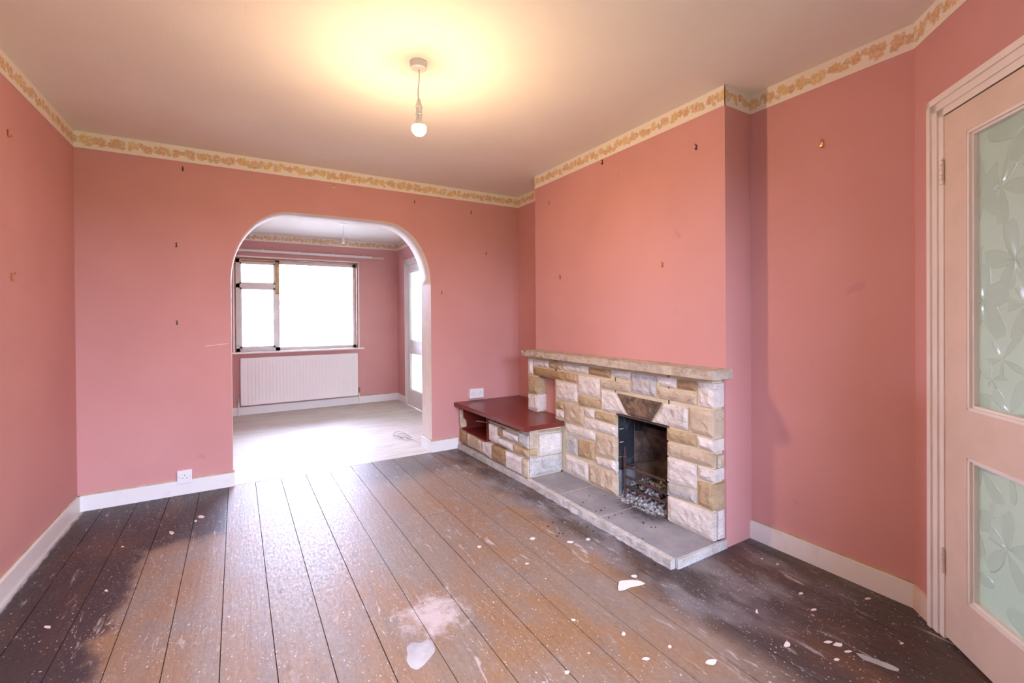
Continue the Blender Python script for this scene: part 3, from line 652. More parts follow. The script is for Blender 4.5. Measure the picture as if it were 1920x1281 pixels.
XS = 2.062   # face of the stonework
fp = empty('fireplace', (XS, 2.3, 0), label='sandstone block fireplace surround with mantel, niche and soot-stained keystone', cat='fireplace')
C1 = .34356
def c1p(a, b, x=XS): return hit(840+a*C1, 640+b*C1, (x, 0, 0), (1, 0, 0))
CORN = .086
stones = [
 (SW, [(437, 92), (462, 95), (463, 183), (438, 180)], CORN),
 (SW, [(464, 95), (549, 107), (549, 147), (464, 136)], .03),
 (ST, [(549, 107), (622, 117), (622, 159), (549, 147)], .03),
 (SW, [(622, 117), (767, 137), (767, 181), (622, 159)], .03),
 (SN, [(767, 137), (888, 153), (888, 206), (767, 182)], .03),
 (SWS, [(888, 153), (995, 167), (995, 213), (888, 197)], .03),
 (SG, [(996, 167), (1138, 187), (1137, 309), (996, 283)], .03),
 (SW, [(1139, 187), (1248, 203), (1247, 261), (1138, 242)], .03),
 (SN, [(1249, 203), (1359, 217), (1358, 277), (1248, 260)], .03),
 (SW, [(1361, 217), (1438, 228), (1438, 369), (1361, 355)], CORN),
 (SN, [(464, 138), (633, 166), (633, 217), (464, 186)], CORN),
 (ST, [(634, 168), (707, 179), (706, 232), (634, 218)], .03),
 (SW, [(707, 184), (828, 200), (827, 310), (707, 291)], .03),
 (SBS, [(829, 203), (994, 227), (994, 283), (829, 257)], .03),
 (SB, [(1138, 244), (1357, 277), (1356, 352), (1138, 312)], .03),
 (SW, [(587, 216), (707, 234), (706, 335), (587, 322)], .05),
 (ST, [(438, 184), (491, 195), (491, 290), (438, 286)], CORN),
 (SW, [(437, 288), (491, 292), (491, 381), (437, 371)], CORN),
 (ST, [(708, 293), (832, 317), (832, 374), (708, 352)], .03),
 (SWS, [(834, 262), (913, 279), (978, 405), (834, 383)], .03),
 (SK, [(917, 281), (1173, 334), (1109, 441), (981, 406)], .035),
 (SWS, [(1177, 336), (1311, 358), (1311, 492), (1113, 443)], .03),
 (SB, [(1312, 358), (1438, 374), (1438, 530), (1312, 496)], CORN),
 (ST, [(587, 326), (632, 335), (632, 377), (587, 370)], .05),
 (SW, [(587, 370), (632, 378), (632, 422), (587, 415)], .05),
 (SB, [(633, 336), (741, 353), (741, 465), (633, 441)], .03),
 (SW, [(742, 361), (799, 373), (799, 424), (742, 410)], .03),
 (ST, [(800, 376), (919, 403), (919, 460), (800, 426)], .02),
 (SW, [(742, 413), (919, 461), (919, 521), (742, 472)], .02),
 (SW, [(638, 443), (804, 491), (804, 547), (638, 507)], .03),
 (SG, [(640, 508), (708, 528), (708, 628), (640, 604)], .03),
 (ST, [(708, 530), (804, 556), (804, 657), (708, 631)], .03),
 (SB, [(805, 495), (921, 524), (921, 652), (805, 625)], .02),
 (SW, [(805, 628), (921, 654), (922, 718), (805, 674)], .02),
 (SW, [(640, 612), (766, 665), (766, 768), (642, 712)], .03),
 (SB, [(767, 667), (922, 720), (924, 848), (767, 770)], .02),
 (ST, [(1191, 466), (1357, 510), (1356, 580), (1191, 543)], .02),
 (SW, [(1358, 517), (1438, 534), (1438, 608), (1358, 583)], CORN),
 (SB, [(1193, 546), (1438, 610), (1438, 693), (1193, 625)], .02),
 (SW, [(1194, 628), (1358, 669), (1357, 810), (1194, 767)], .02),
 (SW, [(1360, 674), (1438, 696), (1438, 771), (1360, 747)], CORN),
 (SG, [(1194, 768), (1358, 812), (1358, 893), (1194, 840)], .02),
 (ST, [(1361, 754), (1438, 776), (1438, 928), (1361, 893)], CORN),
 (SW, [(1195, 842), (1440, 932), (1440, 1094), (1197, 975)], .02),
]
YLIM = 1.446
for i, (m, q, dep) in enumerate(stones):
    P = [c1p(a, b) for a, b in q]
    for v in P:
        if v.y < 1.50: v.y = YLIM
        if v.y > 3.17: v.y = 3.200
        v.z = max(v.z, .048)
    stone(P, (-1, 0, 0), dep, m, fp, i+1)
# near corner stones of the long beige/bottom blocks turn the corner: returns
for m, z0, z1 in ((SB, .418, .492), (SW, .050, .205)):
    stone([(XS+.024, YLIM, z1), (XB-.002, YLIM, z1), (XB-.002, YLIM, z0), (XS+.024, YLIM, z0)], (0, -1, 0), .03, m, fp, z0*90, .004)
XM = XS+.005
boxes('mortar_core', [((XM, 3.068, .428), (XB, 3.194, .884)), ((XM, 2.80, .728), (XB, 3.06, .884)), ((XM, OY1+.012, .046), (XB, 2.816, .884)), ((XM, OY0-.02, OZ+.008), (XB, OY1+.02, .884)), ((XM, YLIM+.016, .046), (XB, OY0-.012, .884))], MORTAR, fp)
# mantel: three slabs
def rough_slab(name, a, b, mat, parent, seed, amp=.004, n=(10, 26, 3), label=None):
    bm = bmesh.new(); box(bm, a, b)
    bmesh.ops.subdivide_edges(bm, edges=[e for e in bm.edges if abs((e.verts[0].co-e.verts[1].co).y) > .05], cuts=n[1], use_grid_fill=True)
    bmesh.ops.subdivide_edges(bm, edges=[e for e in bm.edges if abs((e.verts[0].co-e.verts[1].co).x) > .05], cuts=3, use_grid_fill=True)
    bmesh.ops.subdivide_edges(bm, edges=[e for e in bm.edges if abs((e.verts[0].co-e.verts[1].co).z) > .02], cuts=2, use_grid_fill=True)
    x0 = min(a[0], b[0]); y0 = min(a[1], b[1]); z0, z1 = min(a[2], b[2]), max(a[2], b[2])
    for v in bm.verts:
        q = v.co*28+Vector((seed, 0, 0)); f_ = mnoise.noise(q)+.5*mnoise.noise(q*2.3)
        if v.co.x < x0+.001: v.co.x += amp*f_
        if v.co.y < y0+.001: v.co.y += amp*f_*.6
        if v.co.x < x0+.02 and (v.co.z < z0+.001 or v.co.z > z1-.001): v.co.z += (.003 if v.co.z < z0+.001 else -.003)*(f_*.5+.5)
    return mesh(name, bm, mat, parent, label=label)
MX = 2.000
rough_slab('mantel_slab', (MX, 3.020, .886), (XB-.001, 3.198, .930), SMAN, fp, 2)
rough_slab('mantel_slab', (MX, 2.262, .886), (XB-.001, 3.017, .931), SMAN, fp, 7)
rough_slab('mantel_slab', (MX, 1.414, .884), (XB+.018, 2.259, .933), SMAN, fp, 11)
bm = bmesh.new(); prism(bm, [(XS+.004, OY0-.02, OZ-.006), (XB-.01, OY0-.02, OZ-.006), (XB-.01, OY0-.02, OZ+.004), (XS+.004, OY0-.02, OZ+.004)], (0, OY1-OY0+.03, 0)); mesh('iron_lintel', bm, IRON, fp)
# sooty jamb courses on the inside of the opening
zc = [.048, .135, .215, .30, .395, .480, OZ-.008]
for a, b in zip(zc[:-1], zc[1:]):
    boxes('jamb_brick', [((XS+.022, OY1-.004, a+.0006), (XB+.065, OY1+.012, b-.0006))], JAMBLOW if b < .3 else SOOT, fp)
    boxes('jamb_brick', [((XS+.022, OY0-.012, a+.0006), (XB+.065, OY0+.003, b-.0006))], SOOT, fp)
for z_ in (.300, .395, .480): boxes('jamb_joint', [((XS+.022, OY1-.0055, z_-.002), (XS+.052, OY1+.006, z_+.002))], MORTAR, fp)
# fireback
CBX = XR+.36
boxes('fireback_cheek', [((XB+.065, OY1+.01, 0), (CBX, OY1+.05, .95)), ((XB+.065, OY0-.05, 0), (CBX, OY0-.01, .95))], SOOT, fp)
bm = bmesh.new()
prism(bm, [(XB+.20, OY0-.02, .045), (XB+.20, OY0-.02, .30), (XB+.13, OY0-.02, .44), (XB+.16, OY0-.02, .47), (CBX, OY0-.02, .47), (CBX, OY0-.02, .045)], (0, OY1-OY0+.04, 0))
mesh('fireback', bm, FIRECLAY, fp)
boxes('flue', [((CBX-.01, OY0-.05, 0), (CBX+.04, OY1+.05, .95)), ((XB+.065, OY0-.05, .93), (CBX+.04, OY1+.05, .97))], SOOT, fp)
bm = bmesh.new()  # side splay of the fireback
prism(bm, [(XB+.07, OY1+.012, .046), (XB+.21, OY1-.055, .046), (XB+.21, OY1+.012, .046)], (0, 0, .40)); mesh('fireback_splay', bm, FIRECLAY, fp)
bm = bmesh.new(); prism(bm, [(XB+.07, OY0-.012, .046), (XB+.21, OY0-.012, .046), (XB+.21, OY0+.055, .046)], (0, 0, .40)); mesh('fireback_splay', bm, FIRECLAY, fp)

# hearth
he = empty('hearth', (1.90, 2.1, 0), label='raised grey slate hearth in front of the fireplace', cat='hearth')
HZ = .046
ys = [1.452, 1.98, 2.375, 2.722]
for a, b in zip(ys[:-1], ys[1:]):
    boxes('slab', [((1.768, a+.003, .004), (XS+.035, b-.003, HZ))], SLATE, he, bevel=.0015)
    if a > 1.5: boxes('slab_joint', [((1.769, a-.004, .004), (XS+.03, a+.004, HZ-.0006))], KERB, he)
boxes('inner_slab', [((XS+.036, OY0-.01, .004), (XB+.21, OY1+.01, HZ-.001))], SLATE, he)
for a, b, sd in ((1.452, 1.86, 3), (1.863, 2.30, 5), (2.303, 2.722, 8)):
    rough_slab('kerb_stone', (1.735, a, 0), (1.767, b, HZ+.001), KERB, he, sd, .006, n=(4, 16, 2))
boxes('end_kerb', [((1.768, 1.436, 0), (XB, 1.451, HZ-.001))], KERB, he)

# bench
be = empty('stone_bench', (1.95, 3.25, 0), label='low stone bench with glossy red top and open recess beside the arch', cat='bench')
BP0 = Vector((1.716, 3.84, 0)); BP1 = Vector((1.755, 2.725, 0)); bdir = (BP1-BP0).normalized(); bn = Vector((bdir.y, -bdir.x, 0))
if bn.x > 0: bn = -bn
B6 = .1483
def bp(a, b): return hit(840+a*B6, 730+b*B6, BP0, bn)
bench = [
 (SB, [(128, 238), (172, 252), (178, 488), (138, 480)], .05),
 (SN, [(138, 488), (236, 540), (236, 700), (145, 660)], .05),
 (SB, [(238, 546), (425, 632), (424, 795), (240, 712)], .05),
 (SW, [(426, 640), (548, 690), (548, 888), (428, 800)], .05),
 (SN, [(550, 688), (716, 762), (718, 965), (552, 892)], .05),
 (SW, [(722, 768), (930, 862), (927, 1086), (726, 985)], .05),
 (SB, [(932, 868), (1016, 900), (1018, 1150), (930, 1090)], .05),
 (SW, [(510, 420), (624, 470), (626, 690), (516, 642)], .05),
 (ST, [(508, 385), (884, 524), (884, 552), (508, 418)], .05),
 (SN, [(627, 476), (684, 500), (684, 606), (627, 592)], .05),
 (SW, [(686, 506), (880, 588), (880, 672), (686, 606)], .05),
 (SW, [(627, 606), (817, 690), (817, 785), (629, 692)], .05),
 (ST, [(819, 688), (1014, 768), (1014, 868), (819, 790)], .05),
 (SG, [(886, 540), (1008, 585), (1010, 765), (890, 674)], .05),
]
YBS = 2.722
for i, (m, q, dep) in enumerate(bench):
    P = [bp(a, b) for a, b in q]
    for v in P:
        if v.y < 2.76: v.y = YBS+.004; v.x = BP1.x
        if v.y > 3.80: v.y = 3.838
        v.z = min(max(v.z, .036), .388)
    stone(P, bn, dep, m, be, 60+i, .008)
def bs(a, b): return hit(840+a*B6, 730+b*B6, (0, YBS, 0), (0, 1, 0))
for i, (m, q) in enumerate([
 (SB, [(1014, 540), (1142, 530), (1142, 742), (1014, 752)]), (ST, [(1014, 754), (1140, 744), (1140, 852), (1014, 868)]),
 (ST, [(1146, 528), (1482, 480), (1482, 524), (1146, 560)]), (SW, [(1148, 566), (1488, 530), (1490, 785), (1150, 845)]),
 (SG, [(1018, 874), (1488, 792), (1490, 1078), (1018, 1152)])]):
    P = [bs(a, b) for a, b in q]
    for v in P:
        v.x = min(max(v.x, BP1.x+.006), XS-.004); v.z = min(max(v.z, HZ+.004), .388)
    stone(P, (0, -1, 0), .03, m, be, 90+i, .008)
boxes('mortar_core', [((1.775, YBS+.012, .03), (2.055, 3.33, .388)), ((1.770, 3.33, .03), (2.055, 3.836, .168)), ((1.745, 3.80, .16), (2.055, 3.838, .388))], MORTAR, be)
bm = bmesh.new()  # narrow kerb along the foot of the bench
prism(bm, [(1.690, 3.838, 0), (1.735, 2.724, 0), (1.78, 2.724, 0), (1.78, 3.838, 0)], (0, 0, .034)); mesh('foot_kerb', bm, KERB, be)
# recess lined in red board
zr0, zr1, yr0, yr1 = .172, .380, 3.345, 3.796
boxes('recess_floor', [((1.726, yr0-.005, zr0-.006), (2.05, yr1+.004, zr0+.006))], RED, be)
boxes('recess_side', [((1.735, yr1-.006, zr0), (2.05, yr1+.004, zr1+.008))], RED, be)
boxes('recess_side', [((1.745, yr0-.006, zr0), (2.05, yr0+.003, zr1+.008))], RED, be)
boxes('recess_back', [((2.03, yr0, zr0), (2.05, yr1, zr1+.008))], RED, be)
bm = bmesh.new()
prism(bm, [(1.662, 3.840, .392), (1.705, 2.690, .392), (XS-.003, 2.690, .392), (XS-.003, 2.812, .392), (XB-.002, 2.812, .392), (XB-.002, 3.206, .392), (XR-.002, 3.206, .392), (XR-.002, 3.840, .392)], (0, 0, .034))
bmesh.ops.bevel(bm, geom=[e for e in bm.edges if e.verts[0].co.x < 1.72 and e.verts[1].co.x < 1.72 or (e.verts[0].co.y < 2.70 and e.verts[1].co.y < 2.70)], offset=.005, segments=2, affect='EDGES')
mesh('red_top', bm, RED, be, label='glossy dark red bench top')
a0, a1 = bp(232, 434), bp(440, 398)
bm = bmesh.new(); tube(bm, [(1.82, 3.70, .262), (1.93, 3.40, .272)], .005, 6)
tag(mesh('metal_rod', bm, CHROME), 'thin pale metal rod inside the bench recess', 'rod')

# ------------------------------------------------------------------ grate, ash and cinders
gr = empty('fire_grate', (XB, 1.95, HZ), label='rusty iron grate with three front bars in the sooty fire opening', cat='fire grate')
GX = 2.088
def gp(a, b, x=GX): return hit(840+a*C1, 640+b*C1, (x, 0, 0), (1, 0, 0))
for q in ([(965, 682), (1040, 703), (1110, 730), (1192, 764)], [(965, 735), (1040, 762), (1110, 792), (1197, 832)], [(975, 792), (1050, 820), (1120, 850), (1192, 884)]):
    bm = bmesh.new(); P = [gp(a, b) for a, b in q]
    for i_, v in enumerate(P): v.x -= (0, .012, .012, 0)[i_]; v.y = max(v.y, OY0+.005)
    tube(bm, P, .009, 8); mesh('front_bar', bm, IRON, gr)
pt = gp(965, 640); pb_ = gp(965, 842); pt.z = max(pt.z, .2)
bm = bmesh.new(); tube(bm, [(GX, pt.y, HZ), (GX, pt.y, pt.z)], .009, 8); lathe(bm, (GX, pt.y, pt.z-.004), [(0, 0), (.011, .004), (.013, .014), (.009, .024), (0, .028)], 12)
lathe(bm, (GX, pt.y, pt.z+.022), [(0, 0), (.005, .0), (.002, .05), (0, .055)], 8); mesh('post', bm, IRON, gr)
bm = bmesh.new(); tube(bm, [(GX, OY0+.012, HZ), (GX, OY0+.012, .21)], .009, 8); mesh('post', bm, IRON, gr)
zt = gp(965, 682).z
bm = bmesh.new(); tube(bm, [(GX, pt.y, zt), (XB+.06, pt.y-.01, zt+.004), (XB+.15, pt.y-.03, zt+.008)], .006, 8); mesh('side_bar', bm, IRON, gr)
for i in range(6):
    yy = OY0+.05+i*.055; bm = bmesh.new(); tube(bm, [(GX+.01, yy, .085), (XB+.17, yy, .085)], .006, 6); mesh('bottom_bar', bm, IRON, gr)
def heap(name, mat, fn, x0, x1, y0, y1, nx, ny, z0):
    bm = bmesh.new(); g = []
    for i in range(nx+1):
        row = []
        for j in range(ny+1):
            x, y = x0+(x1-x0)*i/nx, y0+(y1-y0)*j/ny; row.append(bm.verts.new((x, y, z0+fn(x, y))))
        g.append(row)
    for i in range(nx):
        for j in range(ny):
            if max(v.co.z for v in (g[i][j], g[i+1][j], g[i+1][j+1], g[i][j+1])) > z0+.0006: bm.faces.new((g[i][j], g[i+1][j], g[i+1][j+1], g[i][j+1]))
    bmesh.ops.delete(bm, geom=[v for v in bm.verts if not v.link_faces], context='VERTS')
    return mesh(name, bm, mat)
def nz(x, y, s): return mnoise.noise(Vector((x*s, y*s, 1.7)))
tag(heap('ash', ASH, lambda x, y: max(0, .085*min(1, max(0, (x-2.088)/.035))*(.8+.5*nz(x, y, 25)+.3*nz(x, y, 70))), 2.07, XB+.19, OY0+.004, OY1-.006, 34, 54, HZ), 'pale wood ash heaped under and in the grate', 'ash', kind='stuff')
tag(heap('ash', ASH, lambda x, y: max(0, .012*(1-((x-2.09)/.055)**2)*(.3+1.1*nz(x, y, 30)+.5*nz(x, y, 90))*min(1, max(0, (y-1.80)/.06))), 2.03, 2.10, OY0+.01, OY1+.006, 22, 70, HZ), 'thin spill of ash along the front of the grate', 'ash', kind='stuff')
bm = bmesh.new(); a = gp(1065, 772, 2.14); b = gp(1192, 790, 2.14); prism(bm, [(2.135, a.y, .150), (2.15, a.y, .150), (2.15, a.y, .162), (2.135, a.y, .162)], (0.0, (b.y-a.y)*.9, .004))
tag(mesh('kindling_stick', bm, REDSTICK), 'red painted stick lying behind the grate bars', 'stick')
def lump(bm, c, r, seed, sq=.7):
    rr = random.Random(seed); vs = []
    m = bmesh.ops.create_icosphere(bm, subdivisions=1, radius=r)
    for v in m['verts']:
        v.co = Vector((v.co.x*rr.uniform(.7, 1.2), v.co.y*rr.uniform(.7, 1.2), v.co.z*sq*rr.uniform(.7, 1.1)))+Vector(c)
# cinders in the grate: uncountable, the larger crumbs on the hearth and boards one by one
bm = bmesh.new()
for i in range(130):
    lump(bm, (random.uniform(2.095, 2.27), random.uniform(OY0+.03, OY1-.05), .098+random.uniform(0, .025)), random.uniform(.004, .014), i)
for i in range(240):
    y = random.gauss(1.92, .09); x = 2.085-abs(random.gauss(0, .055))
    if 1.76 < y < 2.14: lump(bm, (x, y, HZ+.001), random.uniform(.0012, .0035), i+500)
tag(mesh('charcoal_crumbs', bm, COAL), 'black charcoal crumbs scattered in the grate and over the hearth', 'charcoal', kind='stuff')
crumbs = [(737, 882), (771, 847), (858, 846), (836, 926), (855, 912), (807, 932), (949, 943), (878, 966), (1066, 994), (1109, 1018), (1132, 1018), (1064, 1080), (664, 948), (723, 900), (911, 952)]
for i, (a, b) in enumerate(crumbs):
    p_ = floor_pt(840+a*C1, 640+b*C1, HZ); bm = bmesh.new(); lump(bm, p_+Vector((0, 0, .003)), .0065 if i in (3, 8) else .0045, i+900)
    tag(mesh('cinder', bm, COAL), 'black cinder crumb lying loose on the slate hearth', 'cinder', 'cinders on the hearth')
for i, (a, b) in enumerate([(570, 993), (547, 1013), (760, 1016), (792, 1040), (608, 1050), (627, 1052), (597, 1066), (1130, 1220)]):
    p_ = floor_pt(840+a*C1, 640+b*C1, 0); bm = bmesh.new(); lump(bm, p_+Vector((0, 0, .003)), .0055, i+950)
    tag(mesh('cinder', bm, COAL), 'black cinder crumb fallen onto the floorboards beside the hearth kerb', 'cinder', 'cinders on the boards')

# ------------------------------------------------------------------ debris on the boards
def flake(name, px, mat, label, cat, group=None, th=.002, curl=0.0):
    P = [floor_pt(a, b, 0) for a, b in px]; c = sum(P, Vector())/len(P); n = len(P)
    # smooth outline
    out = []
    for i in range(n):
        a, b_, d = P[i-1], P[i], P[(i+1) % n]
        out += [(a+b_*3)/4*.5+b_*.5, (b_*3+d)/4] if n < 12 else [b_]
    bm = bmesh.new(); top = [bm.verts.new(Vector((v.x, v.y, .0006+th+curl*((v-c).length/.06)**2))) for v in out]; bot = [bm.verts.new(Vector((v.x, v.y, .0006+curl*((v-c).length/.06)**2))) for v in out]
    ct = bm.verts.new((c.x, c.y, .0006+th)); cb = bm.verts.new((c.x, c.y, .0006)); m = len(out)
    for i in range(m):
        j = (i+1) % m; bm.faces.new((top[i], top[j], ct)); bm.faces.new((bot[j], bot[i], cb)); bm.faces.new((top[i], bot[i], bot[j], top[j]))
    return tag(mesh(name, bm, mat), label, cat, group)
Z3 = 500/1681
def z3(l): return [(860+a*Z3, 900+b*Z3) for a, b in l]
Z2 = 500/1389
flake('plaster_flake', z3([(1015, 640), (1100, 634), (1150, 645), (1178, 662), (1120, 672), (1080, 678), (1040, 700), (1004, 704), (1005, 670)]), FLAKE, 'large curved pinkish plaster flake lying near the hearth corner', 'plaster flake', curl=.002)
flake('paint_splash', [(400+a*Z2, 820+b*Z2) for a, b in [(1005, 1095), (1035, 1068), (1080, 1075), (1122, 1050), (1160, 1110), (1130, 1150), (1095, 1190), (1060, 1215), (1025, 1200), (1005, 1165), (1012, 1130)]], SPLASH, 'heart-shaped splash of dried pale paint on the boards', 'paint splash', th=.0006)
small = [(465, 372, 20, 10), (705, 393, 24, 9), (815, 376, 18, 10), (130, 423, 18, 8), (1107, 610, 22, 13), (430, 530, 17, 7), (680, 1215, 18, 13), (1330, 1055, 16, 12), (1040, 972, 14, 18), (725, 885, 20, 8), (1180, 1130, 30, 10), (1595, 1150, 40, 22)]
for i, (a, b, rx, ry_) in enumerate(small):
    rr = random.Random(i+40); pts = [(a+rx*math.cos(t)*rr.uniform(.6, 1.1), b+ry_*math.sin(t)*rr.uniform(.6, 1.1)) for t in [2*math.pi*q/9 for q in range(9)]]
    flake('plaster_flake', z3(pts), FLAKE, 'small pale plaster flake on the worn brown boards', 'plaster flake', 'plaster flakes on the brown boards', .0012)
Z4 = 500/1681
for i, (a, b, rx, ry_) in enumerate([(680, 717, 15, 8), (1100, 750, 24, 9), (915, 1040, 36, 14), (850, 1025, 34, 9), (975, 1085, 28, 8), (1315, 1032, 16, 8), (590, 1040, 22, 22), (400, 832, 9, 14), (530, 532, 12, 6), (432, 498, 10, 5), (760, 820, 22, 8), (905, 1135, 22, 8)]):
    rr = random.Random(i+80); pts = [(1300+(a+rx*math.cos(t)*rr.uniform(.6, 1.1))*Z4, 900+(b+ry_*math.sin(t)*rr.uniform(.6, 1.1))*Z4) for t in [2*math.pi*q/9 for q in range(9)]]
    flake('plaster_flake', pts, FLAKE, 'small pale plaster flake on the dark varnished boards of the door alcove', 'plaster flake', 'plaster flakes in the door alcove', .0012)
flake('paint_smear', [(1300+a*Z4, 900+b*Z4) for a, b in [(1020, 1090), (1080, 1105), (1150, 1135), (1230, 1160), (1300, 1195), (1290, 1212), (1220, 1192), (1140, 1158), (1070, 1135)]], SPLASH, 'long pale paint smear across the dark boards near the glazed door', 'paint smear', th=.0006)
for i, (a, b, rx, ry_) in enumerate([(893, 498, 16, 10), (250, 990, 22, 9), (1048, 415, 22, 8), (1020, 437, 10, 8), (553, 800, 10, 8), (638, 571, 10, 4)]):
    rr = random.Random(i+120); pts = [((a+rx*math.cos(t)*rr.uniform(.6, 1.1))*.36, 820+(b+ry_*math.sin(t)*rr.uniform(.6, 1.1))*.36) for t in [2*math.pi*q/9 for q in range(9)]]
    flake('plaster_flake', pts, FLAKE, 'small pale plaster flake on the black varnish below the single socket', 'plaster flake', 'plaster flakes by the long wall', .0012)

# ------------------------------------------------------------------ sockets
def socket(label, x0, x1, z0, z1, gangs):
    e = empty('wall_socket', ((x0+x1)/2, YB, z0), label=label, cat='socket')
    boxes('back_box', [((x0+.003, YB-.020, z0+.003), (x1-.003, YB, z1-.003))], PLASTIC, e)
    boxes('face_plate', [((x0, YB-.028, z0), (x1, YB-.020, z1))], PLASTIC, e, bevel=.002)
    for g in range(gangs):
        cx = (x0+x1)/2+(g-(gangs-1)/2)*.072; cz = (z0+z1)/2-.004; yf = YB-.0285
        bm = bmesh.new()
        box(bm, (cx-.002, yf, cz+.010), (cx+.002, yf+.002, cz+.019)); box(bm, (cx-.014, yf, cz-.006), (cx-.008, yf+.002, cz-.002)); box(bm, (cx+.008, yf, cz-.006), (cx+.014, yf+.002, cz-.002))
        mesh('painted_pin_hole', bm, HOLE_SHADE, e)  # raised dark boxes; the darkness inside the holes is painted
        if gangs == 2: boxes('rocker_switch', [((cx+(-.030 if g == 0 else .020), yf-.003, z1-.030), (cx+(-.020 if g == 0 else .030), yf+.002, z1-.014))], PLASTIC, e)
    for s in (-1, 1):
        bm = bmesh.new(); cx = (x0+x1)/2+s*((x1-x0)/2-.010); cz = (z0+z1)/2
        prism(bm, [(cx+.0035*math.cos(t), YB-.0288, cz+.0035*math.sin(t)) for t in [i*math.pi/4 for i in range(8)]], (0, .001, 0)); mesh('screw', bm, CHROME, e)
socket('white single socket on the skirting beside the arch', -.392, -.308, .082, .170, 1)
socket('white double socket above the red bench top', 1.813, 1.960, .449, .536, 2)

# ------------------------------------------------------------------ picture hooks
def hook(px, p0, n, label, group, s=1.0, mat=BRASS):
    n = Vector(n); c = hit(px[0], px[1], p0, n); t = n.cross(Vector((0, 0, 1))).normalized()
    o = empty('picture_hook', c, label=label, cat='picture hook', group=group)
    bm = bmesh.new(); Zv = Vector((0, 0, 1))
    prof = [(.001, .016), (.0025, .006), (.0025, -.010), (.006, -.0155), (.011, -.013), (.012, -.006)]
    prev = None
    for d, z in prof:
        v = [bm.verts.new(c+n*d*s+Zv*z*s+t*(.0045*s)), bm.verts.new(c+n*d*s+Zv*z*s-t*(.0045*s)), bm.verts.new(c+n*(d+.0016)*s+Zv*(z+.0008)*s-t*(.0045*s)), bm.verts.new(c+n*(d+.0016)*s+Zv*(z+.0008)*s+t*(.0045*s))]
        if prev:
            for i in range(4): bm.faces.new((prev[i], prev[(i+1) % 4], v[(i+1) % 4], v[i]))
        else: bm.faces.new(v)
        prev = v
    bm.faces.new(prev); mesh('hook_strip', bm, mat, o)
    bm = bmesh.new(); a = c+n*.0155*s+Zv*.020*s; b = c-n*.002+Zv*.008*s
    tube(bm, [a, a+(b-a)*.12, a+(b-a)*.13, b], [.0042*s, .0042*s, .0016*s, .0016*s], 8); mesh('nail', bm, mat, o)
BKP, BKN = (0, YB, 0), (0, -1, 0); CBP, CBN = (XB, 0, 0), (-1, 0, 0)
for px, sz, mt, lb in (((343, 318), .8, DARKNAIL, 'dark picture hook under the floral border above the single socket'), ((626, 351), 1.0, BRASS, 'shiny brass picture hook under the border above the arch crown'),
                       ((777, 379), .8, DARKNAIL, 'dark picture hook under the border above the bench-side shoulder of the arch'), ((883, 399), .8, DARKNAIL, 'dark picture hook under the border above the stone bench')):
    hook(px, BKP, BKN, lb, 'hooks on the arch wall', sz, mt)
hook((331, 460), BKP, BKN, 'dark hook at arch height, upper of two on bare wall above single socket', 'hooks on the arch wall', .8, DARKNAIL)
hook((332, 606), BKP, BKN, 'dark hook at waist height, lower of two on wall above single socket', 'hooks on the arch wall', .8, DARKNAIL)
hook((828, 549), BKP, BKN, 'tiny dark hook on the pink wall close to the arch edge', 'hooks on the arch wall', .7, DARKNAIL)
hook((911, 476), BKP, BKN, 'tiny dark hook midway up the pink wall above the stone bench', 'hooks on the arch wall', .7, DARKNAIL)
for px, sz, mt, lb in (((1130, 305), .85, DARKNAIL, 'dark hook under the border near the middle of the chimney breast'), ((1306, 277), .85, DARKNAIL, 'dark hook high on the chimney breast near its door-side corner'),
                       ((1030, 381), .8, BRASS, 'small hook high on the chimney breast near its bench-side corner'), ((1051, 520), .9, BRASS, 'brass hook midway up the chimney breast above the mantel end over the bench'),
                       ((1243, 497), .9, BRASS, 'brass hook midway up the chimney breast above the fire opening')):
    hook(px, CBP, CBN, lb, 'hooks on the chimney breast', sz, mt)
hook((1542, 271), (XR, 0, 0), CBN, 'shiny brass picture hook on the alcove wall beside the glazed door', None, 1.0)
hook((14, 250), (XL, 0, 0), (1, 0, 0), 'brass hook high on the long pink wall, upper of two', 'hooks on the long wall')
hook((21, 520), (XL, 0, 0), (1, 0, 0), 'brass hook midway up the long pink wall, lower of two', 'hooks on the long wall')

# coil of cable just through the arch
bm = bmesh.new(); pts = []
for i in range(40):
    t = i/39; a = t*2*math.pi*1.6; pts.append((1.395+.05*math.cos(a)-.04*t, 4.40+.12*math.sin(a)+.16*t, .006+.022*abs(math.sin(a*.7))))
pts += [(1.43, 4.30, .01), (1.438, 4.12, .02)]
tube(bm, pts, .003, 6); tag(mesh('loose_cable', bm, CHROME), 'loose grey cable coiled on the pale floor beside the arch', 'cable')

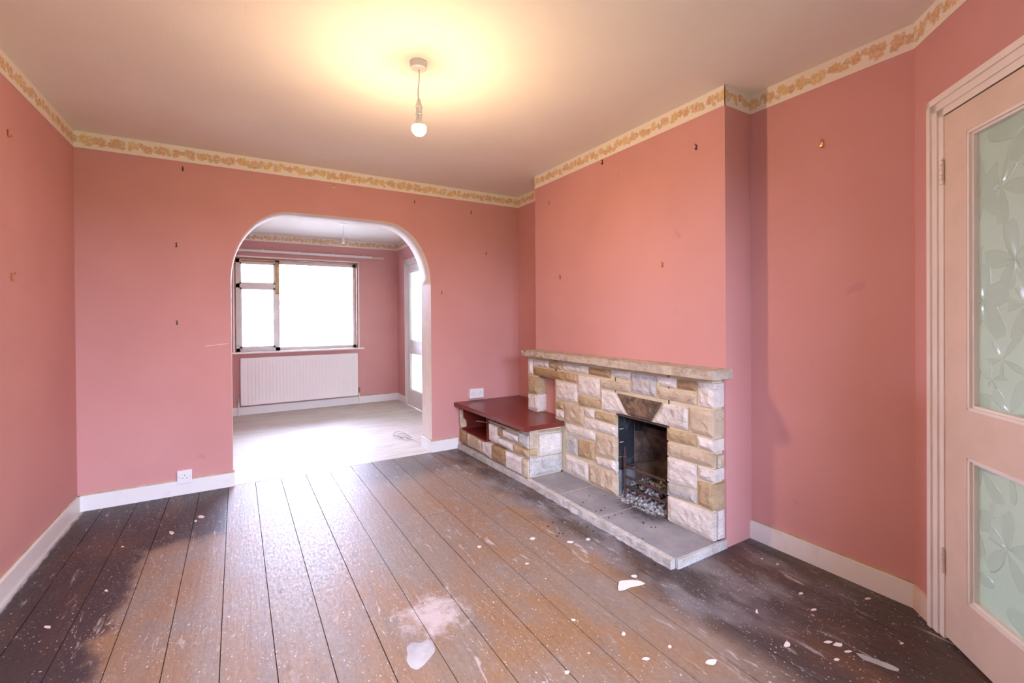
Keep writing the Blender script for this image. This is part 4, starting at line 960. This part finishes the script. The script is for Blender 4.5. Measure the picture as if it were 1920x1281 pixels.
# ------------------------------------------------------------------ garden outside
wall('ground', [((-40, YF+.25, -.5), (40, 60, -.35)), ((XF+.15, YBK, -.5), (40, YF+.25, -.35)), ((-40, 3.0, -.5), (XL-.12, YF+.25, -.35))], GRASS, 'pale ground outside the rear windows', 'ground')
wall('ground', [((-40, -60, -.5), (40, -1.75, -.35)), ((-40, -1.75, -.5), (XL-.12, 3.0, -.35))], LAWN, 'front lawn outside the long wall', 'lawn')
def tree(c, h, r, label, seed, n=900, group=None):
    e = empty('garden_tree', c, label=label, cat='tree', group=group); rr = random.Random(seed); c = Vector(c)
    bm = bmesh.new(); tube(bm, [c, c+Vector((.05, 0, h*.35)), c+Vector((-.05, .05, h*.75))], [.14, .10, .04], 8); mesh('trunk', bm, BARK, e)
    bm = bmesh.new(); cl = [(c+Vector((rr.gauss(0, r*.45), rr.gauss(0, r*.4), h*.66+rr.gauss(0, r*.32))), rr.uniform(.25, .5)*r) for _ in range(14)]
    for i in range(n):
        q, s = cl[i % 14]; d = Vector((rr.gauss(0, 1), rr.gauss(0, 1), rr.gauss(0, 1))).normalized()*s*rr.uniform(.5, 1)
        a = Vector((rr.gauss(0, 1), rr.gauss(0, 1), rr.gauss(0, 1))).normalized()*.10; b = a.cross(Vector((rr.gauss(0, 1), rr.gauss(0, 1), rr.gauss(0, 1)))).normalized()*.06
        p = q+d; bm.faces.new([bm.verts.new(p+v) for v in (-a, b, a, -b)])
    mesh('foliage', bm, LEAF, e, recalc=False, kind='stuff')
tree((6.1, 23, -.35), 5.0, 1.6, 'pale leafy garden tree behind the large window pane', 3, 1500)
tree((8.6, 25, -.35), 4.6, 1.7, 'leafy garden tree at the edge of the large window pane', 5, 1500)
gs = empty('garden_post', (.75, 10.8, -.35), label='weathered garden post with a cross rail outside the window', cat='post')
boxes('post', [((.70, 10.76, -.36), (.80, 10.86, 1.75))], WEATHER, gs); boxes('rail', [((.66, 10.78, 1.50), (1.75, 10.84, 1.60))], WEATHER, gs)
sh = empty('garden_shed', (4.3, 19.0, -.35), label='blue grey shed in the garden beyond the post', cat='shed')
boxes('shed_wall', [((3.55, 18.4, -.36), (4.6, 19.8, 1.6))], SHEDP, sh)
bm = bmesh.new(); prism(bm, [(3.4, 18.3, 1.6), (4.75, 18.3, 1.6), (4.08, 18.3, 2.1)], (0, 1.6, 0)); mesh('shed_roof', bm, WEATHER, sh)
def hedge(name, a, b, label):  # unseen hedges added to hide low sky and darken the upper walls
    bm = bmesh.new(); box(bm, a, b)
    bmesh.ops.subdivide_edges(bm, edges=bm.edges[:], cuts=14, use_grid_fill=True)
    for v in bm.verts: v.co += Vector((mnoise.noise(v.co*1.9), mnoise.noise(v.co*1.9+Vector((7, 0, 0))), mnoise.noise(v.co*2.3)))*.16 if v.co.z > -.3 else Vector()
    tag(mesh(name, bm, LEAF), label, 'sky blocker')
hedge('sky_block_hedge', (-9, -6.0, -.36), (9, -4.9, 2.0), 'unseen hedge added to block low sky across the front lawn')
hedge('sky_block_hedge', (-6.4, -4.4, -.36), (-5.3, 3.6, 2.0), 'unseen hedge added to block low sky along the lawn side')
